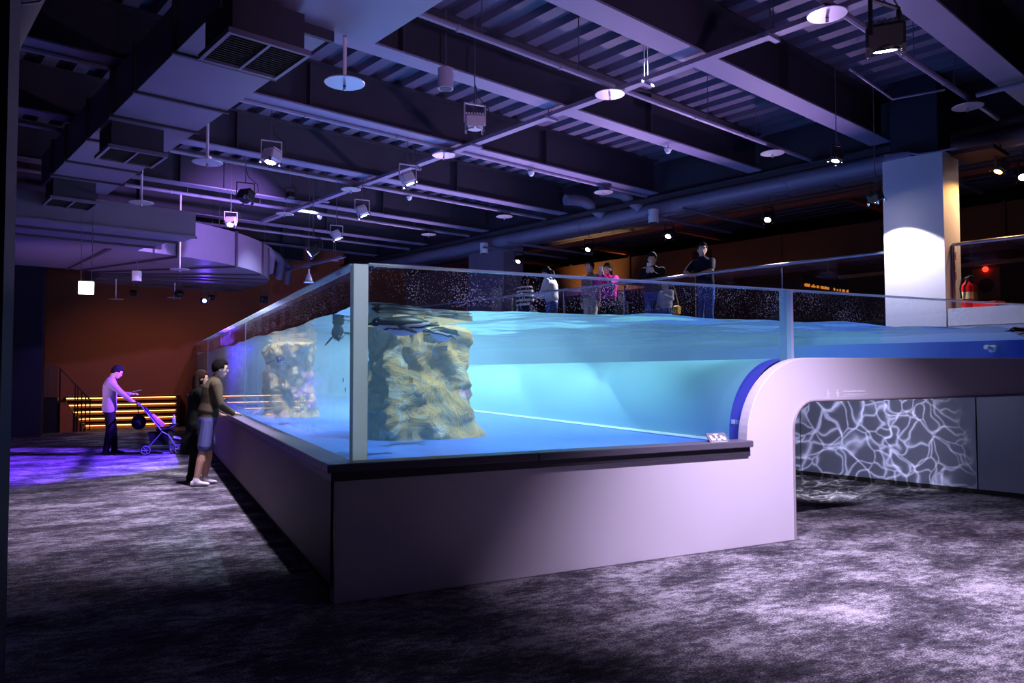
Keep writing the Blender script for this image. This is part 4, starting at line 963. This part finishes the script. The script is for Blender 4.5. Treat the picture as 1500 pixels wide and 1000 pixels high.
def cloth(n, rgb, var=.12, sc_=14): return mat('cloth_'+n, rgb, .85, var=var, scale=sc_, bump=.25, bscale=90, spec=.15)
def stripes():
    m = nodemat('cloth_striped'); m, nt, out, N, L = m
    tc = N('ShaderNodeTexCoord'); sp = N('ShaderNodeSeparateXYZ'); L(tc.outputs['Object'], sp.inputs[0]); mu = N('ShaderNodeMath'); mu.operation = 'MULTIPLY'; mu.inputs[1].default_value = 58; L(sp.outputs[2], mu.inputs[0])
    sn = N('ShaderNodeMath'); sn.operation = 'SINE'; L(mu.outputs[0], sn.inputs[0]); gt = N('ShaderNodeMath'); gt.operation = 'GREATER_THAN'; gt.inputs[1].default_value = .1; L(sn.outputs[0], gt.inputs[0])
    mx = N('ShaderNodeMix'); mx.data_type = 'RGBA'; mx.inputs[6].default_value = (*s2l((34,34,50)),1); mx.inputs[7].default_value = (*s2l((222,214,196)),1); L(gt.outputs[0], mx.inputs[0])
    p = N('ShaderNodeBsdfPrincipled'); p.inputs['Roughness'].default_value = .85; L(mx.outputs[2], p.inputs['Base Color']); L(p.outputs[0], out.inputs[0]); return m
FX = R(-90)                      # facing the tank from the aisle
# -- man in olive jacket leaning on the rail
olive = cloth('olive', (96,86,66)); denim = cloth('denim', (112,116,178)); blackc = cloth('black', (26,26,30)); sneaker = mat('sneaker', (240,232,240), .6)
r1, h1, *_x = person('man in an olive jacket and denim shorts leaning on the tank rail', (-.40,6.05,0), FX, dict(h=1.70, lean=10, hipy=.04, vox=.0075, hem=.93, hemtop=1.03, bulk=1.10, armr=1.18,
    hands={'L':(-.10,.33,1.00),'R':(.10,.36,.985)}, elbow={'L':(-.7,-.7,-.3),'R':(.7,-.7,-.3)}, palm={'L':(0,0,1),'R':(0,0,1)}, fingers={'L':(.2,1,-.1),'R':(-.2,1,-.1)}, curl={'L':.45,'R':.45},
    legs='shorts', feet={'L':(-.11,.02,.085),'R':(.10,-.10,.085)}, hpitch=2, mats={'shirt':olive,'pants':denim,'shoe':sneaker}))
# -- woman in black beyond him
r2, h2, *_x = person('woman in a long black dress beyond the man in the olive jacket', (-.50,6.66,0), FX, dict(h=1.54, lean=6, vox=.0085, skirt=True, sleeve=.45, hands={'L':(-.08,.42,1.15),'R':(.12,.40,1.02)}, elbow={'L':(-.5,-.5,-.6),'R':(.5,-.5,-.6)},
    fingers={'L':(0,.3,1),'R':(-.2,1,0)}, palm={'L':(0,-1,0),'R':(0,0,1)}, curl={'L':.15,'R':.5}, hair='long', hairmat=mat('hair_brown', (58,36,30), .75, bump=.6, bscale=120, spec=.15), mats={'shirt':blackc,'pants':blackc,'shoe':mat('shoe_black', (20,20,22), .5)}))
# -- man with the stroller
lilacs = cloth('mauve', (160,140,166))
r3, h3, hd3, HR3, s3 = person('man in a mauve sweater and black trousers pushing the stroller', (-1.72,10.95,0), FX, dict(h=1.66, lean=2, hem=.86, hemtop=1.0, bulk=1.06, vox=.0085, hpitch=28, armr=1.12,
    hands={'R':(.20,.47,.95),'L':(-.04,.36,1.16)}, elbow={'R':(.5,-.4,-.6),'L':(-.7,-.5,-.4)}, fingers={'L':(.2,1,.25),'R':(0,1,-.25)}, palm={'L':(.0,-.3,1),'R':(0,.2,1)}, curl={'R':.85,'L':.55},
    feet={'L':(-.12,.10,.085),'R':(.10,-.04,.085)}, mats={'shirt':lilacs,'pants':blackc,'shoe':mat('shoe_black', (20,20,22), .5)}))
c, fd, nr, sd = h3['L']; phone(r3, (c, fd, nr, sd), s3, 'dark phone held by the man with the stroller', off=(.0,-.03))
# -- people on the viewing deck, facing the tank
FD = R(105.07)
def deckp(label, a, b, turn, P): P.setdefault('vox', .010); return person(label, tuple(AB(a,b,2.1)), FD+R(turn), P, 'visitors on the viewing deck')
jeans = cloth('jeans', (70,94,160)); shoe = mat('shoe_black', (20,20,22), .5)
navyp = cloth('navy_polo', (26,28,48)); white_c = cloth('white', (226,222,224)); khaki = cloth('khaki_grey', (142,122,104)); beige = cloth('beige', (206,196,176)); magenta = cloth('magenta', (214,34,150)); hood = cloth('hoodie', (222,212,204)); camo = cloth('camo', (86,88,70), .6, 30)
deckp('man in a dark polo shirt and jeans leaning his forearms on the railing', 8.86, 3.1, 6, dict(h=1.68, lean=9, sleeve=.42, bulk=1.06, hyaw=35, hands={'L':(-.07,.40,1.13),'R':(.07,.42,1.13)}, elbow={'L':(-1,-.2,-.2),'R':(1,-.2,-.2)}, fingers={'L':(.9,.4,0),'R':(-.9,.4,0)}, palm={'L':(0,0,1),'R':(0,0,1)}, curl={'L':.6,'R':.6}, mats={'shirt':navyp,'pants':jeans,'shoe':shoe}))
rb, hb_, _1, _2, sb = deckp('man in a black jacket with a white sleeve stripe taking a photo', 8.86, 4.25, 30, dict(h=1.64, lean=6, bulk=1.08, armr=1.15, hpitch=12, hands={'L':(-.05,.40,1.30),'R':(.05,.40,1.30)}, fingers={'L':(.2,.3,1),'R':(-.2,.3,1)}, palm={'L':(0,-1,.3),'R':(0,-1,.3)}, mats={'shirt':blackc,'pants':jeans,'shoe':shoe}))
phone(rb, hb_['R'], sb, 'white phone held up by the man in the black jacket', wm, off=(-.02,-.02))
deckp('child in a white hoodie with a hand on the railing glass', 8.74, 3.86, 0, dict(h=1.08, headscale=1.35, bulk=1.2, armr=1.3, vox=.009, hands={'L':(-.16,.30,1.28),'R':(.22,.15,1.0)}, fingers={'L':(0,.2,1)}, palm={'L':(0,-1,0)}, curl={'L':.2}, hair='tail', mats={'shirt':hood,'pants':jeans,'shoe':shoe}))
rm, hm2, _1, _2, sm_ = deckp('woman in a magenta jacket holding a phone before her face', 8.86, 5.36, 8, dict(h=1.56, bulk=1.15, armr=1.3, hair='long', hands={'L':(-.05,.30,1.44),'R':(.05,.30,1.44)}, fingers={'L':(.2,.0,1),'R':(-.2,.0,1)}, palm={'L':(0,-1,0),'R':(0,-1,0)}, mats={'shirt':magenta,'pants':blackc,'shoe':shoe}))
phone(rm, hm2['R'], sm_, 'bright phone held up by the woman in magenta', wm, off=(.0,-.02))
deckp('man in a grey brown jacket and pale trousers beside the woman in magenta', 8.86, 5.84, 0, dict(h=1.66, bulk=1.12, armr=1.15, mats={'shirt':khaki,'pants':beige,'shoe':shoe}))
deckp('small child in a patterned top beside the woman in magenta', 8.72, 4.92, 10, dict(h=.92, headscale=1.45, bulk=1.2, armr=1.3, vox=.009, mats={'shirt':camo,'pants':blackc,'shoe':shoe}))
deckp('person in a white jacket turned aside with a black bag strap', 8.86, 6.98, -70, dict(h=1.68, bulk=1.2, armr=1.3, lean=6, hpitch=10, hands={'L':(-.12,.34,1.1),'R':(.12,.34,1.08)}, hair='tail', mats={'shirt':white_c,'pants':jeans,'shoe':shoe}))
deckp('person in a striped top with long black hair seen from behind', 8.90, 7.9, 190, dict(h=1.60, bulk=1.08, hair='long', mats={'shirt':stripes(),'pants':cloth('navy', (40,44,86)),'shoe':shoe}))
deckp('small child in a pale top next to the person in stripes', 8.74, 7.45, 0, dict(h=.90, headscale=1.45, bulk=1.2, armr=1.3, vox=.009, mats={'shirt':beige,'pants':beige,'shoe':shoe}))
t = thing('shoulder_bag', 'yellow shoulder bag carried by the child in the white hoodie', 'bag', tuple(AB(8.72,3.62,2.55)))
MB().bevbox((-.05,-.07,0),(.05,.07,.17),.02).build('pouch', mat('bag_yellow', (232,170,40), .6), t, local=True, smooth=True); MB().tube([(0,-.06,.16),(0,.02,.40),(.0,.10,.55)], .008, 6).build('strap', mat('bag_yellow', (232,170,40), .6), t, local=True)
# ================================================================== STROLLER (faces +x)
t = thing('stroller', 'folding black stroller with silver frame in front of the man in mauve', 'stroller', (-1.12,10.72,0))
fr_ = mat('stroller_frame', (176,172,190), .3, .8); fab = cloth('stroller_black', (24,22,28)); fabp = cloth('stroller_purple', (70,40,96))
W2 = .21
for sy in (-1,1):
    y = sy*W2
    MB().tube([(-.13,y,.96),(-.08,y,.93),(.30,y,.42),(.40,y,.36),(.56,y,.09)], .012, 8).build('side_tube', fr_, t, local=True, smooth=True)
    MB().tube([(.30,y,.42),(.02,y,.09)], .011, 8).build('rear_tube', fr_, t, local=True, smooth=True)
    MB().tube([(.26,y,.44),(.42,y,.48),(.52,y,.42)], .014, 8).build('arm_rest', fab, t, local=True, smooth=True)
MB().tube([(-.13,-W2,.96),(-.15,-W2*.6,.975),(-.15,W2*.6,.975),(-.13,W2,.96)], .016, 8).build('push_handle', hblack, t, local=True, smooth=True)
MB().tube([(.02,-W2,.09),(.02,W2,.09)], .009, 8).build('rear_axle', fr_, t, local=True); MB().tube([(.54,-W2,.12),(.54,W2,.12)], .009, 8).build('front_axle', fr_, t, local=True)
def wheel(x, y):
    w_ = MB(); n = 24
    rings = [[(x+(.075+.014*math.cos(b_))*math.cos(a_), y+.016*math.sin(b_), .089+(.075+.014*math.cos(b_))*math.sin(a_)) for b_ in [2*math.pi*k/8 for k in range(8)]] for a_ in [2*math.pi*j/n for j in range(n+1)]]
    o = w_.loft(rings, caps=False).build('wheel', mat('tyre_grey', (96,92,104), .7), t, local=True, smooth=True)
    MB().tube([(x,y-.02,.089),(x,y+.02,.089)], .018, 10).build('hub', fr_, o, local=True)
    for k in range(6):
        a_ = k*math.pi/3; MB().tube([(x,y,.089),(x+.072*math.cos(a_),y,.089+.072*math.sin(a_))], .008, 6).build('spoke', fr_, o, local=True)
for x in (.02,.54):
    for sy in (-1,1):
        if x < .3: wheel(x, sy*(W2+.03))
        else: wheel(x-.03, sy*(W2-.02)); wheel(x+.05, sy*(W2+.03))
MB().loft([[(-.04,-.19,.86),(-.02,.19,.86),(.02,.19,.88),(.0,-.19,.88)],[(.22,-.2,.50),(.24,.2,.50),(.28,.2,.53),(.26,-.2,.53)]]).build('backrest', fabp, t, local=True)
MB().bevbox((.20,-.2,.42),(.48,.2,.48),.02).build('seat', fab, t, local=True)
MB().loft([[(.06,-.18,.40),(.06,.18,.40),(.40,.18,.40),(.40,-.18,.40)],[(.10,-.16,.18),(.10,.16,.18),(.42,.16,.16),(.42,-.16,.16)]]).build('basket', fab, t, local=True)
MB().tube([(.50,-.16,.30),(.62,-.16,.27),(.62,.16,.27),(.50,.16,.30)], .012, 8).build('foot_rest', fr_, t, local=True)
MB().tube([(.42,-W2,.48),(.52,-W2*.8,.53),(.52,W2*.8,.53),(.42,W2,.48)], .014, 8).build('bumper_bar', hblack, t, local=True)
MB().box((.42,-.12,.535),(.58,.12,.55)).build('snack_tray', hblack, t, local=True)
hb2 = MB().ball((-.10,0,.60),(.13,.17,.14),18,12).build('hanging_bag', fab, t, local=True, smooth=True); MB().tube([(-.10,-.1,.72),(-.13,-.1,.95)], .008, 6).build('bag_strap', fab, hb2, local=True)
k = MB().loft([[(.10,-.15,.72),(.12,.15,.72),(.15,.15,.75),(.13,-.15,.75)],[(.30,-.14,.50),(.32,.14,.50),(.36,.14,.55),(.34,-.14,.55)]]).build('cushion', mat('cushion_peach', (214,150,120), .8), t, local=True)
t = thing('drink_bottle', 'clear bottle with a pale blue label standing on the stroller tray', 'bottle', (-.62,10.70,.55))
MB().lathe([(.03,0),(.032,.01),(.032,.11),(.014,.14),(.013,.16)], n=16).build('bottle_body', mat('bottle_pale', (190,214,236), .2), t, local=True, smooth=True); MB().lathe([(.015,.155),(.015,.175),(.01,.176)], n=12).build('cap', wm, t, local=True); MB().lathe([(.0325,.04),(.033,.04),(.033,.09),(.0325,.09)], n=16).build('paper_label', mat('label_blue', (150,200,240), .5), t, local=True)
# ================================================================== PENGUINS
def penguinmat():
    m, nt, out, N, L = nodemat('penguin_plumage'); tc = N('ShaderNodeTexCoord'); sp = N('ShaderNodeSeparateXYZ'); L(tc.outputs['Object'], sp.inputs[0])
    no = N('ShaderNodeTexNoise'); no.inputs['Scale'].default_value = 9; L(tc.outputs['Object'], no.inputs['Vector'])
    ad = N('ShaderNodeMath'); ad.operation = 'MULTIPLY_ADD'; ad.inputs[1].default_value = .05; L(no.outputs['Fac'], ad.inputs[0]); L(sp.outputs[2], ad.inputs[2])
    # dark back, white stripe along the flank, thin dark line, white belly
    mr = N('ShaderNodeMapRange'); mr.inputs[1].default_value = -.10; mr.inputs[2].default_value = .15; L(ad.outputs[0], mr.inputs[0])
    cr = N('ShaderNodeValToRGB'); L(mr.outputs[0], cr.inputs[0]); e = cr.color_ramp.elements; cr.color_ramp.interpolation = 'CONSTANT'
    W_, B_ = (*s2l((236,238,240)),1), (*s2l((26,28,36)),1)
    e[0].position = 0; e[0].color = W_; e[1].position = .36; e[1].color = B_
    k = e.new(.43); k.color = W_; k = e.new(.54); k.color = B_; k = e.new(.84); k.color = (*s2l((52,54,64)),1)
    p = N('ShaderNodeBsdfPrincipled'); p.inputs['Roughness'].default_value = .45; L(cr.outputs[0], p.inputs['Base Color']); L(p.outputs[0], out.inputs[0]); return m
pm_ = penguinmat(); pblack = mat('penguin_black', (26,28,36), .4)
def penguin(label, loc, rz, pitch=0, roll=0, size=1.0, flap=.3):
    secs = [(-.30,.004,.004,.0),(-.27,.03,.02,.0),(-.20,.075,.065,-.01),(-.10,.105,.095,-.01),(.0,.112,.105,-.01),(.09,.100,.095,-.005),(.16,.074,.074,.012),(.21,.056,.058,.03),(.25,.054,.055,.04),(.29,.046,.046,.045),(.315,.026,.028,.04),(.325,.008,.010,.038)]
    # one continuous body
    b_ = MB(); b_.loft([[V(rx*math.cos(a_), y, zc+rz_*math.sin(a_)) for a_ in [2*math.pi*k/22 for k in range(22)]] for y, rx, rz_, zc in secs])
    me = b_.mesh('penguin'); o = bpy.data.objects.new('penguin', me); col.objects.link(o); me.materials.append(pm_); me.shade_smooth()
    import bmesh
    bm = bmesh.new(); bm.from_mesh(me); bmesh.ops.recalc_face_normals(bm, faces=bm.faces); bm.to_mesh(me); bm.free()
    sb_ = o.modifiers.new('sub', 'SUBSURF'); sb_.levels = 1; sb_.render_levels = 1
    o.location = loc; o.rotation_euler = (pitch, roll, rz); o.scale = (size,)*3
    tag(o, label, 'penguin', 'penguins swimming in the tank')
    MB().loft([[V(w_*math.cos(a_), y, .036+z_+h_*math.sin(a_)) for a_ in [2*math.pi*k/8 for k in range(8)]] for y, w_, h_, z_ in ((.305,.018,.016,0),(.34,.012,.012,-.002),(.375,.007,.008,-.006),(.39,.002,.003,-.012))]).build('beak', pblack, o, local=True, smooth=True)
    MB().ball((0,.252,.062),(.046,.055,.036),14,10).build('head_cap', pblack, o, local=True, smooth=True)
    for sx in (-1,1):
        MB().ball((sx*.047,.285,.055),(.007,.008,.008),8,6).build('eye', mat('eye_ring', (230,190,190), .3), o, local=True)
        f_ = MB(); f_.loft([[V(sx*(.085+t_*.20), .06-.10*t_+c_*math.cos(a_), .0-flap*t_*.2+.010*(1-t_*.6)*math.sin(a_)) for a_ in [2*math.pi*k/10 for k in range(10)]] for t_, c_ in ((0,.030),(.25,.045),(.6,.042),(.9,.026),(1,.008))])
        f_.build('flipper', pblack, o, local=True, smooth=True)
        MB().loft([[V(sx*.035+w_*math.cos(a_), y, -.02+.012*math.sin(a_)) for a_ in [2*math.pi*k/8 for k in range(8)]] for y, w_ in ((-.24,.012),(-.30,.018),(-.34,.030),(-.36,.026))]).build('foot', pblack, o, local=True, smooth=True)
    MB().loft([[V(w_*math.cos(a_), y, .005+.008*math.sin(a_)) for a_ in [2*math.pi*k/8 for k in range(8)]] for y, w_ in ((-.26,.03),(-.34,.022),(-.36,.008))]).build('tail', pblack, o, local=True, smooth=True)
    return o
penguin('penguin floating at the surface with its head low beside the pale tank corner', (.80,1.0,1.935), R(88), R(-5), R(-6), .84)
penguin('penguin swimming just behind the floating one above the rock pillar', (1.36,1.55,1.90), R(-60), R(-6), R(8), .68)
penguin('penguin diving behind the side pane by the pale tank corner', (.62,2.6,1.94), R(160), R(-30), R(20), .62, .8)
penguin('penguin swimming before the brown rock pillar', (.42,4.95,1.70), R(170), R(-12), R(-10), .60, .8)
penguin('penguin resting in the shallow end above the tunnel', tuple(AB(7.6,-2.1,1.97)), R(40), R(0), 0, .7)
